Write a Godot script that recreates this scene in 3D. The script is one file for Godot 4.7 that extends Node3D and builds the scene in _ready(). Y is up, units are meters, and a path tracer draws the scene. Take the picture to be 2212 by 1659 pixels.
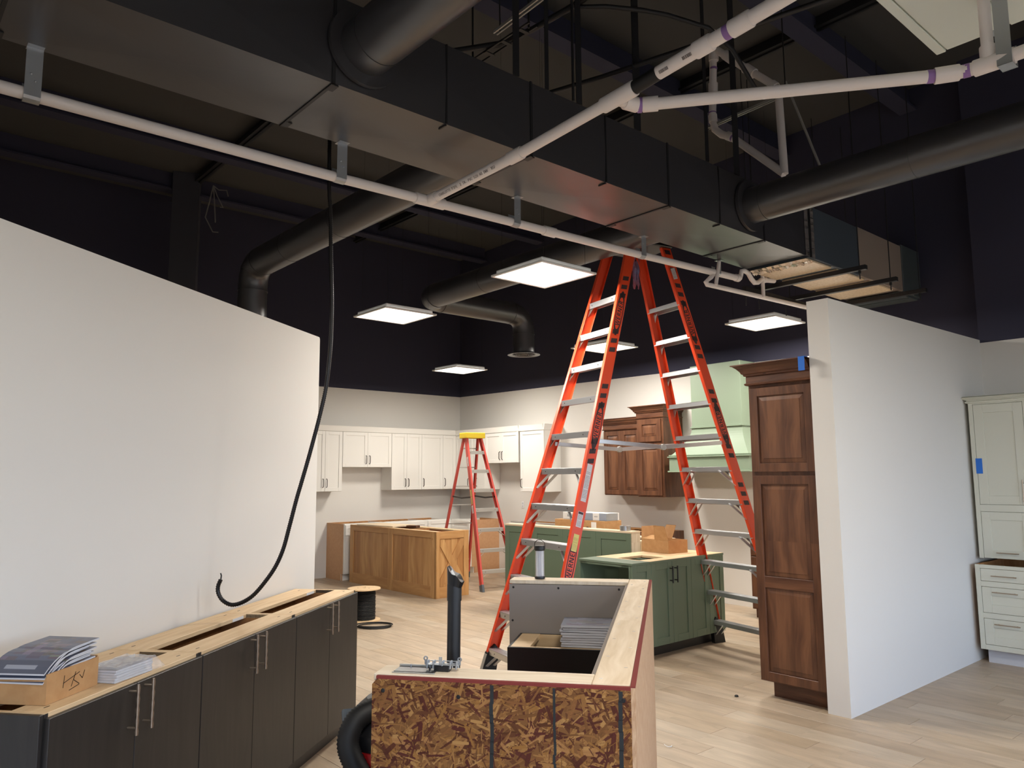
extends Node3D

# Showroom under construction. World: y up, metres, camera at the origin looking along -z.
# The building grid is turned by GRID degrees: s runs away to the right, t runs towards the right and the viewer.
const GRID := 48.868
const EYE := 1.615
const BLW := -11.518          # t of the back left wall
const RWA := 141.0            # heading of the back right wall
const RWO := Vector3(-0.989, 0, -14.428)   # corner of the two back walls
const DKA := 9.6              # heading of the dark base cabinets along the left partition
const DKO := Vector3(-1.023, 0, -5.158)
const HWA := 11.4             # heading of the half wall
const HWO := Vector3(0.319, 0, -2.087)

var used := {}
var rng := RandomNumberGenerator.new()
var mats := {}

# ---------------------------------------------------------------- mesh builder
class Mb:
	var st := SurfaceTool.new()
	var x := Transform3D()
	var col = null
	func _init():
		st.begin(Mesh.PRIMITIVE_TRIANGLES)
	func v(p: Vector3, n: Vector3, uv := Vector2.ZERO):
		st.set_normal((x.basis * n).normalized()); st.set_uv(uv); st.add_vertex(x * p)
	func tri(a: Vector3, b: Vector3, c: Vector3, n: Vector3):
		if ((b - a).cross(c - a).dot(n) > 0.0) != (x.basis.determinant() < 0.0):
			var k := b; b = c; c = k
		v(a, n); v(b, n); v(c, n)
	func quad(a: Vector3, b: Vector3, c: Vector3, d: Vector3, n: Vector3):
		tri(a, b, c, n); tri(a, c, d, n)
	func quad_auto(a: Vector3, b: Vector3, c: Vector3, d: Vector3, outward: Vector3):
		var n := (b - a).cross(c - a)
		if n.length() < 1e-12: n = (c - a).cross(d - a)
		n = n.normalized()
		if n.dot(outward) < 0.0: n = -n
		quad(a, b, c, d, n)
	func quad_uv(a: Vector3, b: Vector3, c: Vector3, d: Vector3, n: Vector3):   # a lower left, b lower right, c upper right, d upper left
		var p := [a, b, c, a, c, d]; var u := [Vector2(0, 1), Vector2(1, 1), Vector2(1, 0), Vector2(0, 1), Vector2(1, 0), Vector2(0, 0)]
		for k in [0, 3]:
			var o := [k, k + 1, k + 2]
			if ((p[k + 1] - p[k]).cross(p[k + 2] - p[k]).dot(n) > 0.0) != (x.basis.determinant() < 0.0): o = [k, k + 2, k + 1]
			for i in o: v(p[i], n, u[i])
	func box(lo: Vector3, hi: Vector3):
		var P := func(i: int, j: int, k: int) -> Vector3: return Vector3(hi.x if i else lo.x, hi.y if j else lo.y, hi.z if k else lo.z)
		quad(P.call(0,0,1), P.call(1,0,1), P.call(1,1,1), P.call(0,1,1), Vector3(0,0,1))
		quad(P.call(0,0,0), P.call(1,0,0), P.call(1,1,0), P.call(0,1,0), Vector3(0,0,-1))
		quad(P.call(0,0,0), P.call(0,0,1), P.call(0,1,1), P.call(0,1,0), Vector3(-1,0,0))
		quad(P.call(1,0,0), P.call(1,0,1), P.call(1,1,1), P.call(1,1,0), Vector3(1,0,0))
		quad(P.call(0,1,0), P.call(1,1,0), P.call(1,1,1), P.call(0,1,1), Vector3(0,1,0))
		quad(P.call(0,0,0), P.call(1,0,0), P.call(1,0,1), P.call(0,0,1), Vector3(0,-1,0))
	func cbox(lo: Vector3, hi: Vector3, c := 0.002):     # box with chamfered edges
		var s := hi - lo
		c = minf(c, minf(s.x, minf(s.y, s.z)) * 0.45)
		var m := (lo + hi) * 0.5; var h := s * 0.5
		for ax in 3:
			for sg in [-1.0, 1.0]:
				var a1 := (ax + 1) % 3; var a2 := (ax + 2) % 3
				var q := []
				for e in [[-1,-1],[1,-1],[1,1],[-1,1]]:
					var p := Vector3.ZERO
					p[ax] = sg * h[ax]; p[a1] = e[0] * (h[a1] - c); p[a2] = e[1] * (h[a2] - c)
					q.append(m + p)
				var n := Vector3.ZERO; n[ax] = sg
				quad(q[0], q[1], q[2], q[3], n)
				for sg2 in [-1.0, 1.0]:
					if a1 == (ax + 1) % 3:
						var n2 := Vector3.ZERO; n2[ax] = sg; n2[a1] = sg2
						var qq := []
						for e in [[0, -1], [0, 1], [1, 1], [1, -1]]:
							var p := Vector3.ZERO
							p[a2] = e[1] * (h[a2] - c)
							if e[0] == 0: p[ax] = sg * h[ax]; p[a1] = sg2 * (h[a1] - c)
							else: p[ax] = sg * (h[ax] - c); p[a1] = sg2 * h[a1]
							qq.append(m + p)
						quad(qq[0], qq[1], qq[2], qq[3], n2.normalized())
		for i in [-1.0, 1.0]:
			for j in [-1.0, 1.0]:
				for k in [-1.0, 1.0]:
					tri(m + Vector3(i * h.x, j * (h.y - c), k * (h.z - c)), m + Vector3(i * (h.x - c), j * h.y, k * (h.z - c)), m + Vector3(i * (h.x - c), j * (h.y - c), k * h.z), Vector3(i, j, k).normalized())
	func prism(poly: PackedVector2Array, z0: float, z1: float):   # polygon in xy, extruded along z
		var idx := Geometry2D.triangulate_polygon(poly)
		for k in range(0, idx.size(), 3):
			var a := poly[idx[k]]; var b := poly[idx[k + 1]]; var c := poly[idx[k + 2]]
			tri(Vector3(a.x, a.y, z1), Vector3(b.x, b.y, z1), Vector3(c.x, c.y, z1), Vector3(0, 0, 1))
			tri(Vector3(a.x, a.y, z0), Vector3(b.x, b.y, z0), Vector3(c.x, c.y, z0), Vector3(0, 0, -1))
		var area := 0.0
		for i in poly.size():
			var p := poly[i]; var q := poly[(i + 1) % poly.size()]
			area += p.x * q.y - q.x * p.y
		for i in poly.size():
			var p := poly[i]; var q := poly[(i + 1) % poly.size()]
			var n := Vector3(q.y - p.y, p.x - q.x, 0).normalized() * signf(area)
			quad(Vector3(p.x, p.y, z0), Vector3(q.x, q.y, z0), Vector3(q.x, q.y, z1), Vector3(p.x, p.y, z1), n)
	func lathe(prof: Array, segs := 24):      # profile of Vector2(radius, y) round the y axis
		for i in prof.size() - 1:
			var p: Vector2 = prof[i]; var q: Vector2 = prof[i + 1]
			var d := q - p
			if d.length() < 1e-6: continue
			var n2 := Vector2(d.y, -d.x).normalized()
			for k in segs:
				var a := TAU * k / segs; var b := TAU * (k + 1) / segs
				var na := Vector3(cos(a) * n2.x, n2.y, sin(a) * n2.x); var nb := Vector3(cos(b) * n2.x, n2.y, sin(b) * n2.x)
				var pa := Vector3(cos(a) * p.x, p.y, sin(a) * p.x); var pb := Vector3(cos(b) * p.x, p.y, sin(b) * p.x)
				var qa := Vector3(cos(a) * q.x, q.y, sin(a) * q.x); var qb := Vector3(cos(b) * q.x, q.y, sin(b) * q.x)
				smooth(pa, na, pb, nb, qb, nb); smooth(pa, na, qb, nb, qa, na)
	func smooth(a: Vector3, na: Vector3, b: Vector3, nb: Vector3, c: Vector3, nc: Vector3):
		if ((b - a).cross(c - a).dot(na + nb + nc) > 0.0) != (x.basis.determinant() < 0.0):
			v(a, na); v(c, nc); v(b, nb)
		else:
			v(a, na); v(b, nb); v(c, nc)
	func tube(pts: Array, r: float, segs := 10, caps := true, radii := []):
		var fr := []
		var t0: Vector3 = (pts[1] - pts[0]).normalized()
		var up := Vector3.UP if absf(t0.y) < 0.9 else Vector3.RIGHT
		var u := t0.cross(up).normalized()
		for i in pts.size():
			var t: Vector3
			if i == 0: t = pts[1] - pts[0]
			elif i == pts.size() - 1: t = pts[i] - pts[i - 1]
			else: t = (pts[i] - pts[i - 1]).normalized() + (pts[i + 1] - pts[i]).normalized()
			t = t.normalized()
			u = (u - t * u.dot(t)).normalized()
			fr.append([u, t.cross(u)])
		for i in pts.size() - 1:
			var r0: float = radii[i] if radii.size() else r
			var r1: float = radii[i + 1] if radii.size() else r
			for k in segs:
				var a := TAU * k / segs; var b := TAU * (k + 1) / segs
				var n0a: Vector3 = fr[i][0] * cos(a) + fr[i][1] * sin(a); var n0b: Vector3 = fr[i][0] * cos(b) + fr[i][1] * sin(b)
				var n1a: Vector3 = fr[i + 1][0] * cos(a) + fr[i + 1][1] * sin(a); var n1b: Vector3 = fr[i + 1][0] * cos(b) + fr[i + 1][1] * sin(b)
				smooth(pts[i] + n0a * r0, n0a, pts[i] + n0b * r0, n0b, pts[i + 1] + n1b * r1, n1b)
				smooth(pts[i] + n0a * r0, n0a, pts[i + 1] + n1b * r1, n1b, pts[i + 1] + n1a * r1, n1a)
		if caps:
			for e in [0, pts.size() - 1]:
				var n: Vector3 = (pts[0] - pts[1]).normalized() if e == 0 else (pts[e] - pts[e - 1]).normalized()
				var rr: float = radii[e] if radii.size() else r
				for k in segs:
					var a := TAU * k / segs; var b := TAU * (k + 1) / segs
					tri(pts[e], pts[e] + (fr[e][0] * cos(a) + fr[e][1] * sin(a)) * rr, pts[e] + (fr[e][0] * cos(b) + fr[e][1] * sin(b)) * rr, n)
	func bar(a: Vector3, b: Vector3, w: float, h: float, side: Vector3, c := 0.0):   # rectangular bar from a to b, w along side, h across it
		var d := (b - a); var l := d.length(); d /= l
		var s := (side - d * side.dot(d)).normalized(); var q := d.cross(s)
		var keep := x
		x = x * Transform3D(Basis(s, q, -d) if s.cross(q).dot(-d) > 0 else Basis(s, q, d), a)
		var z := -l if s.cross(q).dot(-d) > 0 else l
		var lo := Vector3(-w / 2, -h / 2, minf(0, z)); var hi := Vector3(w / 2, h / 2, maxf(0, z))
		if c > 0: cbox(lo, hi, c)
		else: box(lo, hi)
		x = keep
	func mesh() -> ArrayMesh:
		return st.commit()

# ---------------------------------------------------------------- naming and placing
func numbered(called: String) -> String:
	if not used.has(called):
		used[called] = 0
		return called
	used[called] += 1
	return "%s_%03d" % [called, used[called]]

func tag(o: Node3D, label: String, category: String, group := ""):
	o.set_meta("label", label); o.set_meta("category", category)
	if group != "": o.set_meta("group", group)

func thing(called: String, label: String, category: String, at := Vector3.ZERO, turn := 0.0, group := "") -> Node3D:
	var o := Node3D.new(); o.name = numbered(called); add_child(o)
	o.position = at; o.rotation_degrees.y = turn
	tag(o, label, category, group)
	return o

func part(called: String, mb, mat: Material, parent: Node3D, at := Vector3.ZERO) -> MeshInstance3D:
	var m := MeshInstance3D.new()
	m.mesh = mb.mesh() if mb is Mb else mb
	m.material_override = mat; m.name = called; m.position = at
	m.cast_shadow = GeometryInstance3D.SHADOW_CASTING_SETTING_ON
	parent.add_child(m, true)
	return m

func single(called: String, label: String, category: String, mb, mat: Material, at := Vector3.ZERO, turn := 0.0, group := "") -> MeshInstance3D:
	var m := part(numbered(called), mb, mat, self, at)
	m.rotation_degrees.y = turn
	tag(m, label, category, group)
	return m

func structure(called: String, mb, mat: Material, at := Vector3.ZERO, turn := 0.0) -> MeshInstance3D:
	var m := part(numbered(called), mb, mat, self, at)
	m.rotation_degrees.y = turn
	m.set_meta("kind", "structure")
	return m

func gp(s: float, t: float, y := 0.0) -> Vector3:      # grid to world
	var a := deg_to_rad(GRID)
	return Vector3(s * sin(a) + t * cos(a), y, -s * cos(a) + t * sin(a))

func rw(r: float, d: float, y := 0.0) -> Vector3:      # along the back right wall, out from it
	var a := deg_to_rad(RWA)
	return RWO + Vector3(sin(a), 0, -cos(a)) * r + Vector3(cos(a), 0, sin(a)) * d + Vector3(0, y, 0)

func dk(x: float, z: float, y := 0.0) -> Vector3:      # dark cabinets: x along the front (away), z out of it
	var a := deg_to_rad(DKA)
	return DKO + Vector3(sin(a), 0, -cos(a)) * x + Vector3(cos(a), 0, sin(a)) * z + Vector3(0, y, 0)

func hw(x: float, z: float, y := 0.0) -> Vector3:      # half wall: x along the arm (away), z to the right
	var a := deg_to_rad(HWA)
	return HWO + Vector3(sin(a), 0, -cos(a)) * x + Vector3(cos(a), 0, sin(a)) * z + Vector3(0, y, 0)

const FACE_S := -GRID            # turn of a thing whose front looks along -s
const FACE_T := 90.0 - GRID      # turn of a thing whose front looks along +t
const FACE_RW := -51.0           # front looks out of the back right wall
const FACE_DK := 90.0 - DKA
const FACE_HW := 90.0 - HWA

# ---------------------------------------------------------------- materials
func mat(c: Color, rough := 0.6, metal := 0.0, spec := 0.5) -> StandardMaterial3D:
	var m := StandardMaterial3D.new()
	m.albedo_color = c; m.roughness = rough; m.metallic = metal; m.metallic_specular = spec
	return m

func c8(r: int, g: int, b: int) -> Color:
	return Color(r / 255.0, g / 255.0, b / 255.0)

func tri_mat(tex: Texture2D, rough := 0.6, scale := 1.0, spec := 0.5, tint := Color.WHITE) -> StandardMaterial3D:
	var m := mat(tint, rough, 0.0, spec)
	m.albedo_texture = tex; m.uv1_triplanar = true; m.uv1_scale = Vector3.ONE * scale; m.uv1_triplanar_sharpness = 8.0
	return m

func wood_tex(light: Color, dark: Color, seed_: int, across := 26.0, along := 2.2, boards := 0, knots := 0, flip := false, size := 384) -> ImageTexture:
	# grain streaks along v (or u when flipped); boards: strips of differing tone
	var n := FastNoiseLite.new(); n.seed = seed_; n.noise_type = FastNoiseLite.TYPE_SIMPLEX_SMOOTH; n.frequency = 1.0; n.fractal_octaves = 4
	var w := FastNoiseLite.new(); w.seed = seed_ + 7; w.frequency = 1.0; w.fractal_octaves = 2
	var r := RandomNumberGenerator.new(); r.seed = seed_
	var tones := []; var kn := []
	for i in maxi(boards, 1): tones.append(r.randf_range(-0.22, 0.22) if boards else 0.0)
	for i in knots: kn.append(Vector3(r.randf(), r.randf(), r.randf_range(0.008, 0.02)))
	var im := Image.create(size, size, false, Image.FORMAT_RGB8)
	for j in size:
		for i in size:
			var u := float(i) / size; var q := float(j) / size
			var bend := w.get_noise_2d(u * 3.0, q * 1.6) * 0.035
			for k in kn:
				var d := Vector2((u - k.x) * 1.4, (q - k.y) * 0.55)
				bend += k.z * 1.6 * exp(-d.length_squared() / (k.z * k.z * 14.0)) * signf(u - k.x + 1e-4)
			var g := n.get_noise_2d((u + bend) * across, q * along)
			var f := n.get_noise_2d((u + bend * 0.6) * across * 5.0 + 40.0, q * along * 3.0)
			var t := 0.42 + g * 0.62 + f * 0.2
			if boards:
				var b := int(u * boards)
				t += tones[b]
			for k in kn:
				var d2 := Vector2(u - k.x, (q - k.y) * 0.8).length()
				t += 0.9 * smoothstep(k.z, k.z * 0.35, d2)
			var c := light.lerp(dark, clampf(t, 0.0, 1.0))
			if flip: im.set_pixel(j, i, c)
			else: im.set_pixel(i, j, c)
	im.generate_mipmaps()
	return ImageTexture.create_from_image(im)

func noise_tex(a: Color, b: Color, seed_: int, freq: float, size := 256, oct := 4) -> ImageTexture:
	var n := FastNoiseLite.new(); n.seed = seed_; n.frequency = freq; n.fractal_octaves = oct
	var im := n.get_seamless_image(size, size, false, false, 0.2, true)
	var o := Image.create(size, size, false, Image.FORMAT_RGB8)
	for j in size:
		for i in size:
			o.set_pixel(i, j, a.lerp(b, im.get_pixel(i, j).r))
	return ImageTexture.create_from_image(o)

func osb_tex() -> ImageTexture:
	var S := 1024
	var im := Image.create(S, S, false, Image.FORMAT_RGB8); im.fill(c8(132, 96, 58))
	var r := RandomNumberGenerator.new(); r.seed = 11
	var cols := [c8(150, 112, 66), c8(168, 128, 76), c8(124, 88, 52), c8(186, 148, 92), c8(104, 68, 44), c8(140, 100, 60), c8(84, 46, 36), c8(158, 118, 64), c8(176, 134, 84), c8(94, 60, 38)]
	for k in 2600:
		var c: Color = cols[r.randi() % cols.size()] if r.randf() > 0.12 else c8(92, 50, 42)
		var late := k > 1500
		var l := r.randf_range(25, 120) if not late else r.randf_range(14, 70)
		var wd := r.randf_range(6, 26) if not late else r.randf_range(2, 9)
		if k > 2450: l = r.randf_range(60, 130); wd = r.randf_range(8, 18)
		var an := r.randfn(0.35, 0.85); var ca := cos(an); var sa := sin(an)
		var cx := r.randf() * S; var cy := r.randf() * S
		var ph := r.randf() * 6.0
		for i in range(-int(l / 2), int(l / 2)):
			var ww := wd * (0.55 + 0.45 * sqrt(maxf(0.0, 1.0 - pow(absf(2.0 * i / l), 3.0))))
			for j in range(-int(ww / 2), int(ww / 2) + 1):
				var px := posmod(int(cx + i * ca - j * sa), S); var py := posmod(int(cy + i * sa + j * ca), S)
				var f := 1.0 + 0.10 * sin(j * 1.9 + ph) + (-0.22 if j == -int(ww / 2) else 0.0)
				im.set_pixel(px, py, Color(c.r * f, c.g * f, c.b * f))
	return ImageTexture.create_from_image(im)

func cover_tex(seed_: int, base: Color) -> ImageTexture:     # a generic printed magazine cover: photo of a room in blocks
	var im := Image.create(128, 160, false, Image.FORMAT_RGB8); im.fill(base)
	var r := RandomNumberGenerator.new(); r.seed = seed_
	im.fill_rect(Rect2i(0, 0, 128, 34), base.darkened(0.15))
	for k in 26:
		var g := r.randf_range(0.34, 0.52)
		im.fill_rect(Rect2i(r.randi_range(0, 110), r.randi_range(30, 140), r.randi_range(8, 46), r.randi_range(6, 28)), Color(g * r.randf_range(0.9, 1.1), g * 0.95, g * r.randf_range(0.85, 1.15)))
	im.fill_rect(Rect2i(30, 10, 70, 10), base.lightened(0.35))
	return ImageTexture.create_from_image(im)

func label_tex(base: Color, ink: Color, seed_: int, head := Color(0, 0, 0, 0)) -> ImageTexture:     # a sticker with rows of fine print
	var im := Image.create(64, 160, false, Image.FORMAT_RGB8); im.fill(base)
	var r := RandomNumberGenerator.new(); r.seed = seed_
	if head.a > 0: im.fill_rect(Rect2i(3, 3, 58, 24), head)
	var y := 34
	while y < 150:
		var x0 := 6
		while x0 < 54:
			var l := r.randi_range(3, 12)
			im.fill_rect(Rect2i(x0, y, mini(l, 58 - x0), 2), ink)
			x0 += l + 3
		y += 6 if r.randf() > 0.15 else 12
	return ImageTexture.create_from_image(im)

func tex_mat(t: Texture2D, rough := 0.5) -> StandardMaterial3D:
	var m := mat(Color.WHITE, rough); m.albedo_texture = t; return m

func make_materials():
	mats.wall = mat(c8(220, 217, 211), 0.75, 0, 0.3)
	mats.black = mat(c8(58, 58, 74), 0.8, 0, 0.3)
	mats.duct = mat(c8(52, 51, 54), 0.34, 0.0, 0.75)
	mats.steel_black = mat(c8(30, 30, 33), 0.5, 0.0, 0.5)
	mats.deck = mat(c8(72, 71, 70), 0.8, 0, 0.3)
	mats.pvc = mat(c8(228, 220, 216), 0.35)
	mats.purple = mat(c8(140, 105, 165), 0.5)
	mats.rubber = mat(c8(16, 16, 17), 0.6)
	mats.galv = mat(c8(176, 180, 184), 0.38, 0.85)
	mats.foil = mat(c8(214, 205, 196), 0.25, 0.85)
	mats.alu = mat(c8(205, 206, 208), 0.33, 0.85)
	mats.alu_dull = mat(c8(188, 186, 180), 0.5, 0.6)
	mats.white_cab = mat(c8(230, 228, 222), 0.42)
	mats.greige = mat(c8(206, 206, 192), 0.45)
	mats.green = mat(c8(98, 114, 94), 0.5)
	mats.sage = mat(c8(128, 145, 124), 0.5)
	mats.bronze = mat(c8(58, 52, 48), 0.4, 0.7)
	mats.nickel = mat(c8(176, 158, 138), 0.35, 0.85)
	mats.black_pull = mat(c8(14, 14, 16), 0.4)
	mats.orange = mat(c8(226, 74, 36), 0.38)
	mats.ladder_red = mat(c8(196, 76, 66), 0.45)
	mats.ink = mat(c8(58, 40, 42), 0.6)
	mats.yellow = mat(c8(226, 196, 44), 0.5)
	mats.blue_tape = mat(c8(40, 110, 205), 0.7)
	mats.drywall = mat(c8(150, 142, 136), 0.9, 0, 0.2)
	mats.red_edge = mat(c8(122, 58, 54), 0.8, 0, 0.2)
	mats.vac_red = mat(c8(178, 26, 28), 0.35)
	mats.plastic_black = mat(c8(22, 22, 24), 0.4)
	mats.plastic_grey = mat(c8(84, 92, 100), 0.4)
	mats.white_plastic = mat(c8(232, 232, 230), 0.4)
	mats.paper_edge = mat(c8(196, 198, 204), 0.6)
	mats.marker = mat(c8(30, 34, 36), 0.7)
	mats.black_paint = mat(c8(13, 13, 14), 0.35)
	mats.cover_a = tex_mat(cover_tex(3, c8(112, 116, 132)), 0.3)
	mats.cover_b = tex_mat(cover_tex(8, c8(126, 124, 130)), 0.3)
	mats.cover_c = tex_mat(cover_tex(15, c8(96, 100, 118)), 0.3)
	mats.card = tri_mat(noise_tex(c8(176, 134, 92), c8(190, 150, 106), 4, 0.03), 0.85, 2.0, 0.2)
	mats.tan = tri_mat(noise_tex(c8(198, 152, 112), c8(206, 162, 122), 5, 0.04), 0.6, 1.5)
	mats.inner = tri_mat(wood_tex(c8(190, 140, 88), c8(160, 108, 64), 6, 10, 2, 0, 0, false, 192), 0.6, 1.2)
	mats.maple = tri_mat(wood_tex(c8(228, 200, 160), c8(206, 172, 128), 21, 22, 2.0, 0, 0, false, 256), 0.55, 0.9)
	mats.maple_h = tri_mat(wood_tex(c8(228, 200, 160), c8(206, 172, 128), 22, 22, 2.0, 0, 0, true, 256), 0.55, 0.9)
	mats.pine = tri_mat(wood_tex(c8(232, 218, 196), c8(204, 184, 154), 31, 16, 1.6, 0, 5), 0.7, 1.1)
	mats.pine_h = tri_mat(wood_tex(c8(228, 210, 184), c8(198, 174, 140), 33, 14, 1.4, 0, 3, true), 0.7, 1.1)
	mats.alder = tri_mat(wood_tex(c8(204, 160, 106), c8(172, 124, 74), 41, 12, 1.5, 0, 2), 0.5, 0.8)
	mats.alder_b = tri_mat(wood_tex(c8(192, 146, 94), c8(160, 112, 66), 42, 10, 1.4, 0, 1), 0.5, 0.8)
	mats.alder_c = tri_mat(wood_tex(c8(182, 132, 80), c8(150, 102, 60), 43, 12, 1.4, 0, 0), 0.5, 0.8)
	mats.alder_h = tri_mat(wood_tex(c8(200, 154, 100), c8(168, 120, 72), 44, 12, 1.5, 0, 2, true), 0.5, 0.8)
	mats.walnut = tri_mat(wood_tex(c8(116, 78, 54), c8(64, 38, 27), 51, 9, 1.3, 7, 1), 0.38, 1.0)
	mats.walnut_h = tri_mat(wood_tex(c8(112, 74, 51), c8(66, 39, 28), 52, 12, 1.4, 0, 1, true), 0.38, 1.0)
	mats.walnut_v = tri_mat(wood_tex(c8(112, 74, 51), c8(68, 41, 28), 53, 14, 1.6, 0, 1), 0.38, 1.0)
	mats.dark_wood = tri_mat(wood_tex(c8(47, 44, 42), c8(34, 32, 31), 61, 30, 2.4, 0, 0), 0.42, 0.9, 0.5)
	mats.osb = tri_mat(osb_tex(), 0.75, 1.9, 0.3, c8(224, 214, 212))
	mats.osb_edge = tri_mat(wood_tex(c8(206, 178, 148), c8(160, 122, 92), 71, 60, 6, 0, 0, false, 256), 0.8, 2.0, 0.2)
	for i in 5:
		var l := [c8(192, 172, 148), c8(187, 166, 140), c8(196, 178, 155), c8(182, 161, 136), c8(190, 170, 146)][i] as Color
		var t := tex_mat(wood_tex(l, l.darkened(0.16), 80 + i, 9, 2.2, 0, 1 if i == 1 else 0, true, 384), 0.42)
		mats["oak%d" % i] = t

# ---------------------------------------------------------------- main
func _ready():
	rng.seed = 5
	var cam := Camera3D.new(); cam.name = "camera"
	cam.fov = rad_to_deg(2.0 * atan(829.5 / 1652.4)); cam.near = 0.05; cam.far = 100.0
	var pitch := 0.1195; var roll := -0.0067
	var bx := Vector3(cos(roll), sin(roll) * cos(pitch), sin(roll) * sin(pitch))
	var by := Vector3(-sin(roll), cos(roll) * cos(pitch), cos(roll) * sin(pitch))
	var bz := Vector3(0, -sin(pitch), cos(pitch))
	cam.transform = Transform3D(Basis(bx, by, bz).orthonormalized(), Vector3(0, EYE, 0))
	add_child(cam); cam.current = true

	var we := WorldEnvironment.new(); we.name = "environment"
	var env := Environment.new()
	env.background_mode = Environment.BG_SKY
	var sky := Sky.new(); var sm := ProceduralSkyMaterial.new()
	sm.sky_top_color = c8(120, 160, 215); sm.sky_horizon_color = c8(205, 218, 232)
	sm.ground_bottom_color = c8(110, 108, 104); sm.ground_horizon_color = c8(190, 195, 200)
	sm.sky_energy_multiplier = 1.0; sm.sun_angle_max = 0.0
	sky.sky_material = sm; env.sky = sky
	env.background_energy_multiplier = 6.0
	env.tonemap_mode = Environment.TONE_MAPPER_LINEAR
	env.tonemap_exposure = 1.6
	env.sdfgi_enabled = true; env.ssao_enabled = true; env.ssil_enabled = true
	we.environment = env; add_child(we)

	make_materials()
	lights()
	room()
	floor_planks()
	ducts()
	air_handler()
	hanging_pipes()
	overhead_bits()
	back_kitchen()
	wood_island()
	green_units()
	brown_units()
	right_side()
	big_ladder()
	small_ladder()
	half_wall()
	dark_cabinets()
	loose_things()

# ---------------------------------------------------------------- lamps
func lamp(s: float, t: float, y: float, energy: float, label: String):
	var at := gp(s, t, y)
	var o := thing("ceiling_light", label, "ceiling light", at, FACE_S, "square panel lights hung over the room")
	var h := 0.305
	var f := Mb.new()
	for e in [[-h, -h, h, -h + 0.022], [-h, h - 0.022, h, h], [-h, -h + 0.022, -h + 0.022, h - 0.022], [h - 0.022, -h + 0.022, h, h - 0.022]]:
		f.cbox(Vector3(e[0], -0.004, e[1]), Vector3(e[2], 0.012, e[3]), 0.002)
	f.cbox(Vector3(-h + 0.03, 0.012, -h + 0.03), Vector3(h - 0.03, 0.05, h - 0.03), 0.006)
	part("light_frame", f, mats.white_plastic, o)
	var d := Mb.new(); d.box(Vector3(-h + 0.022, 0.0, -h + 0.022), Vector3(h - 0.022, 0.006, h - 0.022))
	var e := mat(Color.WHITE, 0.5); e.emission_enabled = true; e.emission = c8(255, 250, 242); e.emission_energy_multiplier = 2.2
	part("light_diffuser", d, e, o)
	for k in [[-1, -1], [1, 1], [-1, 1], [1, -1]]:
		var w := Mb.new(); w.tube([Vector3(k[0] * 0.24, 0.05, k[1] * 0.24), Vector3(k[0] * 0.24, 5.5 - y, k[1] * 0.24)], 0.0012, 5)
		part("hanging_wire", w, mats.steel_black, o)
	var l := AreaLight3D.new(); l.name = "panel_light"
	l.area_size = Vector2(0.56, 0.56); l.light_energy = energy; l.light_color = c8(255, 247, 236)
	l.area_range = 30.0; l.area_attenuation = 2.0; l.shadow_enabled = true
	o.add_child(l); l.position = Vector3(0, -0.008, 0); l.rotation_degrees.x = -90

func lights():
	var e := LAMP
	lamp(4.20, -4.41, 3.235, e, "square white light panel nearest the big orange ladder, lit")
	lamp(4.13, -6.53, 3.235, e, "lit square light panel hanging left of the round duct outlet")
	lamp(7.08, -9.33, 3.235, e, "small looking far light panel over the white corner cabinets")
	lamp(7.26, -6.51, 3.235, e, "lit light panel seen between the rails of the tall orange ladder")
	lamp(7.44, -4.34, 3.235, e, "lit light panel beside the right white partition")
	for k in BACK_LAMPS:
		lamp(k[0], k[1], 3.235, e * k[2], "square light panel above the front of the room, out of view")

const LAMP := 4.4
const BACK_LAMPS := [[0.9, -0.1, 1.0], [-2.3, -2.3, 1.0], [4.15, -0.1, 1.0]]

# ---------------------------------------------------------------- room shell
func grid_box(s0: float, s1: float, t0: float, t1: float, y0: float, y1: float) -> Mb:     # in a node turned by -GRID at the origin
	var m := Mb.new(); m.box(Vector3(t0, y0, -s1), Vector3(t1, y1, -s0)); return m

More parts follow.
